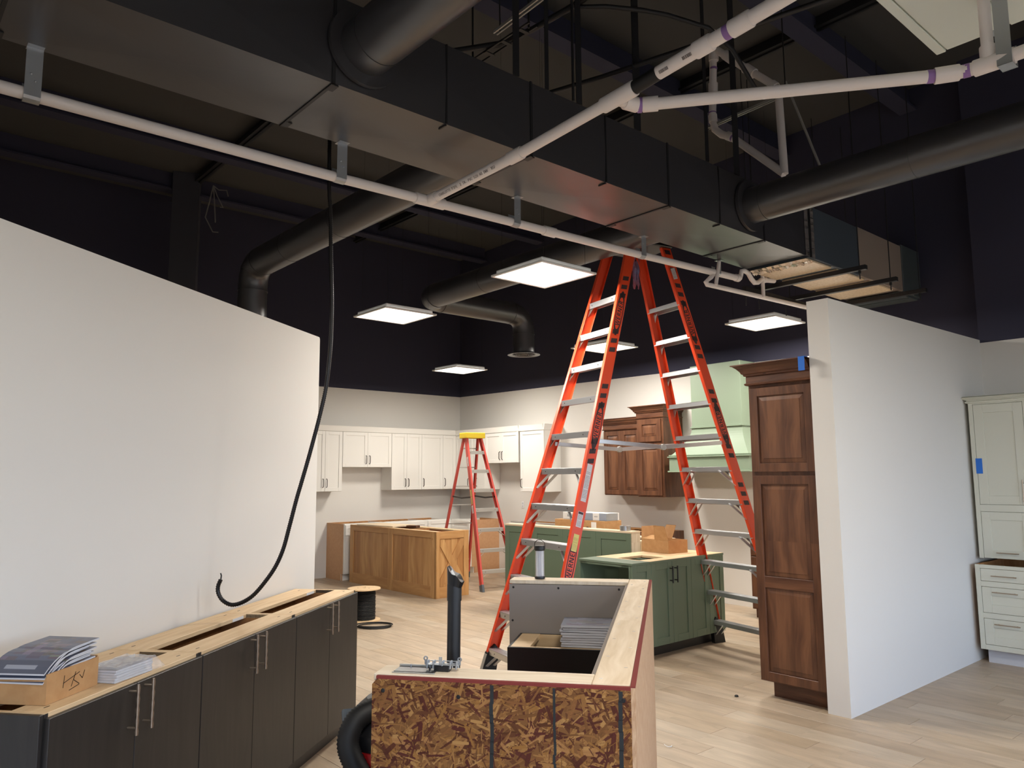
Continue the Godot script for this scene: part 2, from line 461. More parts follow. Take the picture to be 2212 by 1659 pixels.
func room():
	var top := 5.75
	var w := structure("wall_back_left", grid_box(-6.0, 8.9, BLW - 0.15, BLW, 0, 3.1), mats.wall, Vector3.ZERO, FACE_S)
	part("black_band", grid_box(-6.0, 8.9, BLW - 0.15, BLW, 3.1, top), mats.black, w)
	var m := Mb.new()
	m.prism(PackedVector2Array([Vector2(0, 0), Vector2(9.3, 0), Vector2(9.3, 2.5), Vector2(7.6, 2.5), Vector2(7.6, 2.985), Vector2(0, 3.1)]), -0.15, 0)
	w = structure("wall_back_right", m, mats.wall, RWO, FACE_RW)
	m = Mb.new()
	m.prism(PackedVector2Array([Vector2(0, 3.1), Vector2(7.6, 2.985), Vector2(7.6, 2.5), Vector2(9.3, 2.5), Vector2(9.3, top), Vector2(0, top)]), -0.15, 0)
	part("black_band", m, mats.black, w)
	# partition on the right: drywall stub wall
	m = Mb.new()
	m.prism(PackedVector2Array([Vector2(5.17, 0), Vector2(8.3, 0), Vector2(8.3, 2.89), Vector2(5.17, 2.85)]), -2.682, -2.522)
	structure("wall_partition_right", m, mats.wall, Vector3.ZERO, FACE_T)
	w = structure("wall_far_right", grid_box(8.215, 8.36, -2.53, 4.2, 0, 2.86), mats.wall, Vector3.ZERO, FACE_S)
	part("black_band", grid_box(8.215, 8.36, -2.53, 4.2, 2.86, top), mats.black, w)
	# partition on the left, beside the dark cabinets
	m = Mb.new()
	var wl := [Vector2(-7.2, 0), Vector2(0.353, 0)]
	for k in 7:
		var a := PI / 2 * k / 6.0
		wl.append(Vector2(0.335 + 0.018 * cos(a), 2.624 + 0.018 * sin(a)))
	wl.append_array([Vector2(-2.5, 2.580), Vector2(-7.2, 2.51)])
	m.prism(PackedVector2Array(wl), -0.585, -0.462)
	structure("wall_partition_left", m, mats.wall, DKO, FACE_DK)
	# behind the viewer: left end wall and the shop front with windows
	structure("wall_left", grid_box(-6.15, -6.0, -11.67, 4.35, 0, top), mats.wall, Vector3.ZERO, FACE_S)
	m = Mb.new()
	m.box(Vector3(4.2, 0, -8.36), Vector3(4.35, 0.5, 6.15)); m.box(Vector3(4.2, 2.9, -8.36), Vector3(4.35, top, 6.15))
	var z := -8.36
	var k := 0
	while z < 6.0:
		m.box(Vector3(4.2, 0.5, z), Vector3(4.35, 2.9, z + 0.4))
		z += 2.82; k += 1
	m.box(Vector3(4.2, 0.5, 5.75), Vector3(4.35, 2.9, 6.15))
	structure("wall_front", m, mats.wall, Vector3.ZERO, FACE_S)
	var glass := mat(Color(1, 1, 1, 0.04), 0.02); glass.transparency = BaseMaterial3D.TRANSPARENCY_ALPHA
	z = -8.36 + 0.4
	for i in 5:
		var z1 := minf(z + 2.42, 5.75)
		var f := Mb.new()
		f.box(Vector3(4.24, 0.5, z), Vector3(4.31, 0.56, z1)); f.box(Vector3(4.24, 2.84, z), Vector3(4.31, 2.9, z1))
		f.box(Vector3(4.24, 0.56, z), Vector3(4.31, 2.84, z + 0.06)); f.box(Vector3(4.24, 0.56, z1 - 0.06), Vector3(4.31, 2.84, z1))
		var win := structure("window_%d" % (i + 1), f, mats.steel_black, Vector3.ZERO, FACE_S)
		var g := Mb.new(); g.box(Vector3(4.27, 0.56, z + 0.06), Vector3(4.276, 2.84, z1 - 0.06))
		part("pane", g, glass, win)
		z += 2.82
	# roof deck: insulation facing between purlins
	var c := structure("ceiling", grid_box(-6.15, 9.0, -11.7, 4.35, top, top + 0.2), mats.deck, Vector3.ZERO, FACE_S)
	var t := -10.6
	while t < 4.0:
		m = Mb.new()
		m.box(Vector3(t - 0.02, top - 0.25, -8.6), Vector3(t + 0.02, top, 6.0)); m.box(Vector3(t - 0.09, top - 0.26, -8.6), Vector3(t + 0.09, top - 0.235, 6.0))
		part("purlin", m, mats.black, c)
		t += 1.5
	for s in [-2.6, 0.4, 3.4, 6.4]:
		m = Mb.new(); m.box(Vector3(-11.4, top - 0.12, -s - 0.05), Vector3(4.1, top - 0.1, -s + 0.05)); m.box(Vector3(-11.4, top - 0.14, -s - 0.008), Vector3(4.1, top, -s + 0.008))
		part("facing_strap", m, mats.steel_black, c)
	# main girder under the deck and a column far left
	m = Mb.new(); m.box(Vector3(-11.3, top - 0.75, 1.62), Vector3(4.0, top - 0.72, 1.86)); m.box(Vector3(-11.3, top - 0.72, 1.73), Vector3(4.0, top - 0.3, 1.75)); m.box(Vector3(-11.3, top - 0.3, 1.62), Vector3(4.0, top - 0.27, 1.86))
	part("girder", m, mats.black, c)
	m = Mb.new(); m.cbox(Vector3(-0.17, 0, -0.17), Vector3(0.17, top, 0.17), 0.004)
	single("column", "square black steel column rising behind the left white partition", "column", m, mat(c8(52, 53, 62), 0.6), Vector3(-4.46, 0, -10.15), 18.0)

func in_view(p: Vector3) -> bool:
	var d := p - Vector3(0, EYE, 0)
	var cp := cos(0.1195); var sp := sin(0.1195)
	var y := d.y * cp + d.z * sp; var z := -d.y * sp + d.z * cp
	if z > -1.2: return false
	return absf(d.x / -z) < 0.75 and absf(y / -z) < 0.56

func floor_planks():
	var f := structure("floor", grid_box(-6.15, 9.0, -11.7, 4.35, -0.12, -0.006), mat(c8(120, 108, 92), 0.8), Vector3.ZERO, FACE_S)
	var wd := 0.182; var ln := 1.22
	var variants := []
	for k in 10:
		var m := Mb.new()
		var g := 0.0009
		var hx := ln / 2 - g; var hz := wd / 2 - g
		var u0 := rng.randf(); var v0 := rng.randf()
		var uvq := func(p: Vector3) -> Vector2: return Vector2(u0 + (p.x + hx) * 0.78, v0 + (p.z + hz) * 0.9)
		var b := 0.0012
		var top := [Vector3(-hx + b, 0, -hz + b), Vector3(hx - b, 0, -hz + b), Vector3(hx - b, 0, hz - b), Vector3(-hx + b, 0, hz - b)]
		var low := [Vector3(-hx, -b, -hz), Vector3(hx, -b, -hz), Vector3(hx, -b, hz), Vector3(-hx, -b, hz)]
		for tr in [[0, 1, 2], [0, 2, 3]]:
			for i in tr: m.v(top[i], Vector3.UP, uvq.call(top[i]))
		for i in 4:
			var j := (i + 1) % 4
			var n: Vector3 = (Vector3.UP + (top[i] - low[i])*-400.0).normalized()
			n = Vector3(low[i].x + low[j].x, 0, low[i].z + low[j].z).normalized() + Vector3.UP
			m.quad(top[i], top[j], low[j], low[i], n.normalized())
			m.quad(low[i], low[j], low[j] + Vector3(0, -0.005, 0), low[i] + Vector3(0, -0.005, 0), Vector3(n.x, 0, n.z).normalized())
		variants.append(m.mesh())
	var spots := []
	var row := 0
	var s := -1.5
	while s < 8.7:
		var t := -11.5 + fposmod(row * 0.437, 1.0) * ln - ln
		while t < 4.2:
			var tc := t + ln / 2
			var p := gp(s, tc)
			spots.append([p.length() if (in_view(p) or in_view(gp(s, tc - 0.5)) or in_view(gp(s, tc + 0.5))) else 99.0, s, tc])
			t += ln
		s += wd; row += 1
	spots.sort_custom(func(a, b): return a[0] < b[0])
	var rest := SurfaceTool.new(); rest.begin(Mesh.PRIMITIVE_TRIANGLES)
	for i in spots.size():
		var tc: float = spots[i][2]; var ss: float = spots[i][1]
		var vm: ArrayMesh = variants[rng.randi() % 10]
		if i < 298 and spots[i][0] < 90.0:
			part("plank", vm, mats["oak%d" % (rng.randi() % 5)], f, Vector3(tc, 0, -ss))
		else:
			rest.append_from(vm, 0, Transform3D(Basis(), Vector3(tc, 0, -ss)))
	var r := part("distant_planks", rest.commit(), mats.oak0, f)
	r.set_meta("kind", "stuff")

# ---------------------------------------------------------------- ducts
func round_duct(called: String, label: String, pts: Array, r: float, collars: Array):
	# pts in grid (s, t, y) with bends already rounded; collars: indices with a seam ring
	var o := thing(called, label, "duct", Vector3.ZERO, 0.0, "round black branch ducts")
	var m := Mb.new()
	var q := []
	for p in pts: q.append(gp(p.x, p.y, p.z))
	m.tube(q, r, 36)
	part("duct_pipe", m, mats.duct, o)
	for c in collars:
		var d: Vector3 = (q[mini(c[0] + 1, q.size() - 1)] - q[mini(c[0], q.size() - 2)]).normalized()
		var at: Vector3 = q[c[0]] + d * c[1]
		m = Mb.new(); m.tube([at - d * c[2], at + d * c[2]], r + c[3], 36)
		part("seam_ring", m, mats.duct, o)
	return o

func elbow(a: Vector3, corner: Vector3, b: Vector3, rad: float, n := 4) -> Array:     # gored bend between two straight runs
	var d0 := (a - corner).normalized(); var d1 := (b - corner).normalized()
	var p0 := corner + d0 * rad; var p1 := corner + d1 * rad
	var out := [p0]
	for k in range(1, n):
		var t := float(k) / n
		out.append(p0 * (1 - t) * (1 - t) + corner * 2 * t * (1 - t) + p1 * t * t)
	out.append(p1)
	return out

func ducts():
	var y0 := 3.425; var y1 := 3.862; var t0 := -3.62; var t1 := -3.06
	var o := thing("main_duct", "long rectangular black sheet metal duct crossing overhead", "duct", Vector3.ZERO, FACE_S)
	var cuts := [-2.6, 0.34, 1.587, 2.83, 4.092, 5.29, 5.93]
	var names := []
	for k in cuts.size() - 1:
		var a: float = cuts[k]; var b: float = cuts[k + 1]
		var halves := [[a, b]]
		for h in halves:
			var m := Mb.new()
			var za: float = -h[1]; var zb: float = -h[0]
			var bulge := 0.007
			var faces := [[Vector3(t0, y0, zb), Vector3(t1, y0, zb), Vector3(t1, y0, za), Vector3(t0, y0, za), Vector3.DOWN],
				[Vector3(t1, y0, zb), Vector3(t1, y0, za), Vector3(t1, y1, za), Vector3(t1, y1, zb), Vector3.RIGHT],
				[Vector3(t0, y0, zb), Vector3(t0, y0, za), Vector3(t0, y1, za), Vector3(t0, y1, zb), Vector3.LEFT],
				[Vector3(t0, y1, zb), Vector3(t1, y1, zb), Vector3(t1, y1, za), Vector3(t0, y1, za), Vector3.UP]]
			for f in faces:      # each panel cross-broken: a shallow pyramid
				var c: Vector3 = (f[0] + f[1] + f[2] + f[3]) / 4.0 + f[4] * bulge
				for i in 4:
					var p: Vector3 = f[i]; var q: Vector3 = f[(i + 1) % 4]
					var n := (q - p).cross(c - p).normalized()
					if n.dot(f[4]) < 0: n = -n
					m.tri(p, q, c, n)
			part("duct_section", m, mats.duct, o)
	for k in range(1, cuts.size() - 1):
		var z: float = -cuts[k]
		var m := Mb.new()
		var e := 0.006
		m.box(Vector3(t0 - e, y0 - e, z - 0.008), Vector3(t1 + e, y0, z + 0.008)); m.box(Vector3(t1, y0 - e, z - 0.008), Vector3(t1 + e, y1 + e, z + 0.008)); m.box(Vector3(t0 - e, y0 - e, z - 0.008), Vector3(t0, y1 + e, z + 0.008))
		for tt in [t0 + 0.03, t1 - 0.04]: m.box(Vector3(tt - 0.025, y0 - e - 0.001, z - 0.03), Vector3(tt + 0.035, y0 - 0.002, z + 0.006))
		part("joint_strip", m, mats.steel_black, o)
	for sx in [2.23, 3.46, 4.69]:       # stiffener ribs half way along each section
		var m := Mb.new()
		m.box(Vector3(t1, y0, -sx - 0.004), Vector3(t1 + 0.009, y1, -sx + 0.004)); m.box(Vector3(t1 - 0.06, y0 - 0.009, -sx - 0.004), Vector3(t1, y0, -sx + 0.004))
		part("stiffener", m, mats.steel_black, o)
	var ya := 3.645; var r := 0.136
	round_duct("round_duct", "round black duct leaving the main duct at upper centre toward the viewer", [Vector3(1.74, -3.05, ya), Vector3(1.74, 2.0, ya)], r, [[0, 0.012, 0.012, 0.055], [0, 0.14, 0.006, 0.003], [0, 1.1, 0.004, 0.002]])
	round_duct("round_duct", "round black duct running off to the right edge past the white drain pipes", [Vector3(5.08, -3.05, ya), Vector3(5.12, 2.0, ya)], r, [[0, 0.012, 0.012, 0.06], [0, 0.14, 0.006, 0.003], [0, 1.2, 0.004, 0.002]])
	var a := [Vector3(2.86, -3.63, ya)]
	a.append_array(elbow(Vector3(2.86, -3.63, ya), Vector3(2.86, -7.06, ya), Vector3(2.86, -7.06, 2.0), 0.22))
	a.append(Vector3(2.86, -7.06, 2.3))
	round_duct("round_duct", "round black duct that elbows down behind the left white partition", a, r, [[0, 1.7, 0.004, 0.002], [0, 2.6, 0.004, 0.002], [1, 0.0, 0.007, 0.004], [3, 0.0, 0.005, 0.004], [5, 0.03, 0.006, 0.004]])
	# the branch that turns to the right and ends in a ceiling outlet
	var b := [Vector3(4.9, -3.63, ya)]
	b.append_array(elbow(Vector3(4.9, -3.63, ya), Vector3(4.93, -7.12, ya), Vector3(6.4, -7.12, ya), 0.2))
	b.append_array(elbow(Vector3(4.9, -7.12, ya), Vector3(6.42, -7.12, ya), Vector3(6.42, -7.12, 2.0), 0.22))
	b.append(Vector3(6.42, -7.12, 3.17))
	var o2: Node3D = round_duct("round_duct", "round black duct with two elbows ending in a flared round outlet", b, r, [[0, 2.4, 0.004, 0.002], [1, 0.0, 0.007, 0.005], [5, 0.0, 0.007, 0.005], [6, 0.0, 0.006, 0.004], [10, 0.03, 0.006, 0.004]])
	var m := Mb.new()
	m.x = Transform3D(Basis(), gp(6.42, -7.12, 3.14))
	m.lathe([Vector2(0.132, 0.05), Vector2(0.138, 0.02), Vector2(0.17, 0.006), Vector2(0.205, 0.0), Vector2(0.207, -0.006), Vector2(0.185, -0.008), Vector2(0.15, 0.0), Vector2(0.14, 0.01)], 40)
	part("outlet_flare", m, mats.duct, o2)
	for k in 4:
		m = Mb.new(); m.x = Transform3D(Basis(), gp(6.42, -7.12, 3.138))
		var rr := 0.128 - k * 0.03
		m.lathe([Vector2(rr, -0.004), Vector2(rr - 0.004, -0.008), Vector2(rr - 0.016, 0.012), Vector2(rr - 0.012, 0.016), Vector2(rr, -0.004)], 32)
		part("outlet_ring", m, mats.duct, o2)

func air_handler():
	var t0 := -3.62; var t1 := -3.06; var y0 := 3.42; var y1 := 3.88
	var o := thing("air_handler", "suspended air handler with a foil taped joint at the right end of the main duct", "air handler", Vector3.ZERO, FACE_S)
	var slate := mat(c8(74, 82, 90), 0.5, 0.2); var beige := mat(c8(150, 134, 122), 0.55, 0.1); var zinc := mat(c8(92, 100, 102), 0.45, 0.5)
	var m := Mb.new(); m.cbox(Vector3(t0, y0, -6.92), Vector3(t1, y1, -5.98), 0.006); part("casing", m, slate, o)
	m = Mb.new(); m.cbox(Vector3(t0, y0, -7.87), Vector3(t1, y1 + 0.006, -6.92), 0.004); part("casing", m, beige, o)
	m = Mb.new(); m.cbox(Vector3(t0 - 0.01, y0 - 0.01, -8.30), Vector3(t1 + 0.01, y1 + 0.02, -7.87), 0.004); part("casing", m, zinc, o)
	# insulated bottom trays hanging a little lower
	var ins := tri_mat(noise_tex(c8(226, 208, 178), c8(196, 170, 136), 17, 0.05), 0.45, 2.5)
	for k in [[-6.42, -6.0], [-7.06, -6.52], [-7.68, -7.16]]:
		m = Mb.new(); m.cbox(Vector3(t0 + 0.01, y0 - 0.018, k[0]), Vector3(t1 - 0.02, y0, k[1]), 0.004); part("bottom_tray", m, ins, o)
	m = Mb.new(); m.cbox(Vector3(t0 + 0.01, y0 - 0.03, -8.28), Vector3(t1 - 0.02, y0 - 0.01, -7.8), 0.004); m.box(Vector3(t0 + 0.02, y0 - 0.04, -8.08), Vector3(t1 - 0.03, y0 - 0.03, -8.05)); part("bottom_tray", m, zinc, o)
	# crumpled foil tape over the joint
	for z in [-5.965, -6.06]:
		m = Mb.new()
		var r := RandomNumberGenerator.new(); r.seed = int(-z * 100)
		var n := 26
		for face in 2:
			for i in n:
				var a := float(i) / n; var b := float(i + 1) / n
				var w := 0.032
				var j := [r.randf_range(0.002, 0.012), r.randf_range(0.002, 0.012)]
				if face == 0:
					var ya := lerpf(y0, y1, a); var yb := lerpf(y0, y1, b)
					m.quad_auto(Vector3(t1 + 0.003, ya, z - w), Vector3(t1 + j[0], ya, z), Vector3(t1 + j[1], yb, z), Vector3(t1 + 0.003, yb, z - w), Vector3.RIGHT)
					m.quad_auto(Vector3(t1 + 0.003, ya, z + w), Vector3(t1 + j[0], ya, z), Vector3(t1 + j[1], yb, z), Vector3(t1 + 0.003, yb, z + w), Vector3.RIGHT)
				else:
					var ta := lerpf(t0, t1, a); var tb := lerpf(t0, t1, b)
					m.quad_auto(Vector3(ta, y0 - 0.021, z - w), Vector3(ta, y0 - 0.02 - j[0] * 2, z), Vector3(tb, y0 - 0.02 - j[1] * 2, z), Vector3(tb, y0 - 0.021, z - w), Vector3.DOWN)
					m.quad_auto(Vector3(ta, y0 - 0.021, z + w), Vector3(ta, y0 - 0.02 - j[0] * 2, z), Vector3(tb, y0 - 0.02 - j[1] * 2, z), Vector3(tb, y0 - 0.021, z + w), Vector3.DOWN)
		part("foil_tape", m, mats.foil, o)
	m = Mb.new(); m.box(Vector3(t1, y0, -6.018), Vector3(t1 + 0.014, y1, -6.008)); part("joint_strip", m, mats.steel_black, o)
	var lab := ["nearest the orange ladder", "middle of the three", "farthest, by the back wall"]
	for k in 3:
		var s: float = [6.47, 7.09, 7.75][k]
		var h := thing("strut_hanger", "black steel strut under the air handler, " + lab[k], "hanger", gp(s, 0, 0), FACE_S, "struts carrying the air handler")
		m = Mb.new(); m.cbox(Vector3(-3.95, 3.345, -0.022), Vector3(-2.80, 3.385, 0.022), 0.002); part("strut", m, mats.steel_black, h)
		for tt in [-2.86, -3.85]:
			m = Mb.new(); m.tube([Vector3(tt, 3.27, 0), Vector3(tt, 5.49, 0)], 0.005, 8); m.tube([Vector3(tt, 3.318, 0), Vector3(tt, 3.345, 0)], 0.012, 6)
			part("threaded_rod", m, mats.steel_black, h)

# ---------------------------------------------------------------- drain pipes
func gpath(pts: Array) -> Array:
	var q := []
	for p in pts: q.append(gp(p.x, p.y, p.z))
	return q

func sleeve(o: Node3D, a: Vector3, b: Vector3, r: float, mt: Material, called := "fitting"):    # a collar round a pipe from a to b (grid)
	var m := Mb.new(); var d := (gp(b.x, b.y, b.z) - gp(a.x, a.y, a.z))
	var p := gp(a.x, a.y, a.z); var q := gp(b.x, b.y, b.z); var e := d.normalized() * 0.003
	m.tube([p, p + e, q - e, q], r, 20, true, [r - 0.002, r, r, r - 0.002])
	part(called, m, mt, o)

func strap_hanger(label: String, s: float, ytop: float, yp: float, w := 0.05):
	var o := thing("pipe_strap", label, "pipe strap", gp(s, -3.64, yp), FACE_S, "metal straps holding the long drain pipe")
	var m := Mb.new()
	var h := ytop - yp
	var e := 0.0015
	m.box(Vector3(0.030, -0.01, -w / 2), Vector3(0.030 + e, h, w / 2))
	m.box(Vector3(0.0, h - 0.002, -w / 2), Vector3(0.06, h, w / 2))
	for k in 8:      # the loop under the pipe
		var a := -PI * k / 8.0; var b := -PI * (k + 1) / 8.0
		var r := 0.0305
		m.quad_auto(Vector3(cos(a) * r, sin(a) * r, -w / 2), Vector3(cos(b) * r, sin(b) * r, -w / 2), Vector3(cos(b) * r, sin(b) * r, w / 2), Vector3(cos(a) * r, sin(a) * r, w / 2), Vector3(cos(a), sin(a), 0))
	m.box(Vector3(-0.0305, -0.005, -w / 2), Vector3(-0.029, 0.06, w / 2))
	part("strap", m, mats.galv, o)
	for yy in [0.055, 0.085]:
		m = Mb.new(); m.x = Transform3D(Basis(Vector3.BACK, PI / 2), Vector3(0.031, yy, 0.008 * signf(yy - 0.07)))
		m.lathe([Vector2(0, -0.006), Vector2(0.004, -0.005), Vector2(0.006, 0.0)], 8)
		part("screw", m, mats.galv, o)

func hanging_pipes():
	var r := 0.0275; var t := -3.64
	var o := thing("drain_pipe", "long white plastic drain pipe hung on straps below the main duct", "pipe")
	var m := Mb.new()
	m.tube(gpath([Vector3(-1.5, t, 3.215), Vector3(1.0, t, 3.231), Vector3(1.95, t, 3.237), Vector3(3.2, t, 3.262), Vector3(4.5, t, 3.288), Vector3(5.80, t, 3.328)]), r, 20)
	part("pipe_run", m, mats.pvc, o)
	sleeve(o, Vector3(2.43, t, 3.246), Vector3(2.64, t, 3.251), 0.034, mats.pvc, "tee_fitting")
	sleeve(o, Vector3(2.525, t, 3.248), Vector3(2.525, -3.55, 3.25), 0.034, mats.pvc, "tee_fitting")
	sleeve(o, Vector3(3.47, t, 3.267), Vector3(3.58, t, 3.269), 0.034, mats.pvc, "coupling")
	for e in [[0.49, 3.425, 3.222, 0.062, "metal pipe strap at the far left of the long drain pipe"], [1.935, 3.425, 3.237, 0.06, "metal pipe strap beside the black hanging conduit"], [3.21, 3.425, 3.262, 0.055, "metal pipe strap right of the pipe tee under the duct"], [4.50, 3.425, 3.288, 0.055, "metal pipe strap over the top of the orange ladder"], [5.50, 3.42, 3.32, 0.05, "last metal pipe strap, by the looped pipe trap"]]:
		strap_hanger(e[4], e[0], e[1], e[2], e[3])
	# trap and return loop at the far end
	o = thing("drain_trap", "small white looped pipe trap feeding the end of the long drain pipe", "pipe")
	m = Mb.new()
	m.tube(gpath([Vector3(5.80, t, 3.328), Vector3(5.86, t, 3.335), Vector3(5.875, t, 3.365), Vector3(5.86, t + 0.02, 3.395), Vector3(5.90, t + 0.02, 3.405), Vector3(5.96, t + 0.02, 3.395), Vector3(6.01, t + 0.02, 3.35), Vector3(6.06, t + 0.02, 3.322), Vector3(6.12, t + 0.02, 3.335), Vector3(6.17, t + 0.02, 3.365), Vector3(6.4, t + 0.02, 3.395)]), 0.021, 16)
	part("trap_pipe", m, mats.pvc, o)
	sleeve(o, Vector3(5.79, t, 3.328), Vector3(5.84, t, 3.330), 0.033, mats.pvc)
	sleeve(o, Vector3(6.2, t + 0.02, 3.372), Vector3(6.25, t + 0.02, 3.378), 0.027, mats.pvc)
	m = Mb.new(); m.tube(gpath([Vector3(6.2, t + 0.02, 3.44), Vector3(6.2, t + 0.02, 3.21)]), 0.017, 12); part("vent_stub", m, mats.pvc, o)
	o = thing("return_pipe", "thin white pipe dropping from the drain pipe and running back to the right wall", "pipe")
	m = Mb.new()
	m.tube(gpath([Vector3(5.46, t, 3.31), Vector3(5.42, t, 3.27), Vector3(5.34, t, 3.215), Vector3(5.36, t, 3.195), Vector3(5.42, t, 3.198), Vector3(7.6, t, 3.25)]), 0.02, 16)
	part("pipe_run", m, mats.pvc, o)
	m = Mb.new(); m.tube(gpath([Vector3(5.50, t + 0.03, 3.41), Vector3(5.44, t + 0.03, 3.2)]), 0.016, 10); part("riser", m, mats.pvc, o)
	o = thing("channel_rail", "dark steel channel with short rods under the pipes left of the right partition", "rail", gp(6.05, -3.72, 3.262), FACE_S)
	m = Mb.new(); m.box(Vector3(-0.02, 0, -2.2), Vector3(0.02, 0.045, 0)); m.box(Vector3(-0.024, -0.01, -2.2), Vector3(-0.018, 0.0, 0)); part("channel", m, mats.steel_black, o)
	for z in [-0.02, -0.24, -0.72]:
		m = Mb.new(); m.tube([Vector3(0, 0, z), Vector3(0, -0.13, z)], 0.005, 6); part("rod", m, mats.steel_black, o)
	for z in [-0.1, -2.1]:
		m = Mb.new(); m.tube([Vector3(0, 0.04, z), Vector3(0, 2.2, z)], 0.004, 6); part("hanger_rod", m, mats.steel_black, o)
	# branch that climbs over the duct toward the viewer
	o = thing("branch_pipe", "white plastic pipe with printed text rising from the tee across the main duct", "pipe")
	m = Mb.new()
	m.tube(gpath([Vector3(2.525, -3.60, 3.249), Vector3(2.525, -2.864, 3.266), Vector3(2.525, -2.07, 3.316)]), r, 20); part("pipe_run", m, mats.pvc, o)
	m = Mb.new(); m.tube(gpath([Vector3(2.525, -1.93, 3.33), Vector3(2.525, -0.2, 3.47)]), r + 0.002, 20); part("pipe_run", m, mats.pvc, o)
	m = Mb.new(); m.tube(gpath([Vector3(2.525, -2.07, 3.316), Vector3(2.525, -1.92, 3.331)]), r + 0.003, 20); part("rubber_coupling", m, mats.rubber, o)
	sleeve(o, Vector3(2.525, -2.90, 3.266), Vector3(2.525, -2.80, 3.270), 0.034, mats.pvc, "coupling")
	sleeve(o, Vector3(2.525, -2.24, 3.304), Vector3(2.525, -2.05, 3.317), 0.036, mats.pvc, "wye_fitting")
	sleeve(o, Vector3(2.525, -1.73, 3.346), Vector3(2.525, -1.65, 3.352), 0.036, mats.pvc, "coupling")
	sleeve(o, Vector3(2.525, -1.56, 3.360), Vector3(2.525, -1.47, 3.367), 0.036, mats.pvc, "coupling")
	sleeve(o, Vector3(2.525, -1.59, 3.357), Vector3(2.525, -1.56, 3.360), 0.0302, mats.purple, "primer_band")
	# printed text on the first pipe
	var font := SystemFont.new(); font.font_names = PackedStringArray(["Droid Sans Mono"])
	var tm := TextMesh.new(); tm.text = "CHARLOTTE PIPE  2 IN. PVC SCH 40 DWV  NSF"; tm.font = font; tm.font_size = 24; tm.pixel_size = 0.026 / 24.0 * 0.8; tm.depth = 0.0004
	tm.horizontal_alignment = HORIZONTAL_ALIGNMENT_LEFT
	var tx := MeshInstance3D.new(); tx.mesh = tm; tx.material_override = mats.ink; tx.name = "pipe_print"
	o.add_child(tx, true)
	var dir := (gp(2.525, -2.864, 3.266) - gp(2.525, -3.60, 3.249)).normalized()
	var mid := gp(2.525, -3.5, 3.2515)
	var outw := (Vector3(0, EYE, 0) - mid); outw = (outw - dir * outw.dot(dir)).normalized()
	tx.transform = Transform3D(Basis(dir, outw.cross(dir), outw), mid + outw * (r + 0.0006))
	# bar code bands on the next pipe
	dir = (gp(2.525, -0.2, 3.47) - gp(2.525, -1.93, 3.33)).normalized()
	for b in 2:
		mid = gp(2.525, -1.90 + b * 0.12, 3.333 + b * 0.0097)
		outw = (Vector3(0, EYE, 0) - mid); outw = (outw - dir * outw.dot(dir)).normalized()
		m = Mb.new(); m.x = Transform3D(Basis(dir, outw.cross(dir), outw), mid + outw * (r + 0.0022))
		var xx := 0.0
		while xx < 0.045:
			var w := rng.randf_range(0.001, 0.003)
			m.box(Vector3(xx, -0.007, 0), Vector3(xx + w, 0.007, 0.0004)); xx += w + rng.randf_range(0.001, 0.002)
		part("bar_code", m, mats.ink, o)
	# side branch to the fan coil
	o = thing("branch_pipe", "white plastic pipe running right from the wye to the white fan coil", "pipe")
	var yb := 3.305
	m = Mb.new(); m.tube(gpath([Vector3(2.525, -2.16, 3.308), Vector3(2.60, -2.145, yb), Vector3(2.655, -2.12, yb), Vector3(2.85, -1.872, yb + 0.002), Vector3(3.425, -1.135, yb + 0.004), Vector3(3.47, -1.06, yb + 0.005), Vector3(3.49, -0.99, yb + 0.005), Vector3(3.50, 0.3, yb + 0.01)]), r, 20)
	part("pipe_run", m, mats.pvc, o)
	sleeve(o, Vector3(2.57, -2.15, yb + 0.001), Vector3(2.64, -2.133, yb), 0.035, mats.pvc)
	sleeve(o, Vector3(2.655, -2.115, yb), Vector3(2.70, -2.06, yb), 0.035, mats.pvc)
	sleeve(o, Vector3(2.64, -2.133, yb), Vector3(2.655, -2.118, yb), 0.0355, mats.purple, "primer_band")
	sleeve(o, Vector3(3.40, -1.167, yb + 0.004), Vector3(3.42, -1.142, yb + 0.004), 0.029, mats.purple, "primer_band")
	sleeve(o, Vector3(3.42, -1.142, yb + 0.004), Vector3(3.47, -1.06, yb + 0.005), 0.035, mats.pvc)
	sleeve(o, Vector3(3.475, -1.05, yb + 0.005), Vector3(3.483, -1.02, yb + 0.005), 0.029, mats.purple, "primer_band")
	sleeve(o, Vector3(3.487, -1.01, yb + 0.005), Vector3(3.495, -0.86, yb + 0.005), 0.035, mats.pvc, "tee_fitting")
	m = Mb.new(); m.tube(gpath([Vector3(3.492, -0.955, yb + 0.01), Vector3(3.492, -0.955, 3.6)]), 0.024, 16); part("riser", m, mats.pvc, o)
	sleeve(o, Vector3(3.492, -0.955, yb + 0.02), Vector3(3.492, -0.955, yb + 0.085), 0.031, mats.pvc)
	m = Mb.new(); m.x = Transform3D(Basis(Vector3.UP, deg_to_rad(FACE_S)), gp(3.495, -0.89, yb))
	m.box(Vector3(-0.028, -0.034, -0.036), Vector3(0.028, -0.0325, 0.036)); m.box(Vector3(-0.028, -0.034, 0.034), Vector3(0.028, 0.30, 0.036)); m.box(Vector3(-0.028, -0.034, -0.036), Vector3(0.028, 0.06, -0.034))
	part("strap", m, mats.galv, o)
	# bigger vent pipes behind, forming a bent loop over the right round duct
	o = thing("vent_pipe", "bent white vent pipe loop above the right round duct", "pipe")
	var s := 5.45; r = 0.031
	m = Mb.new(); m.tube(gpath([Vector3(s, -3.545, 5.45), Vector3(s, -3.56, 5.1), Vector3(s, -3.585, 4.68), Vector3(s, -3.565, 4.56), Vector3(s, -3.50, 4.49), Vector3(s, -3.41, 4.44), Vector3(s, -2.95, 3.97)]), r, 20); part("pipe_run", m, mats.pvc, o)
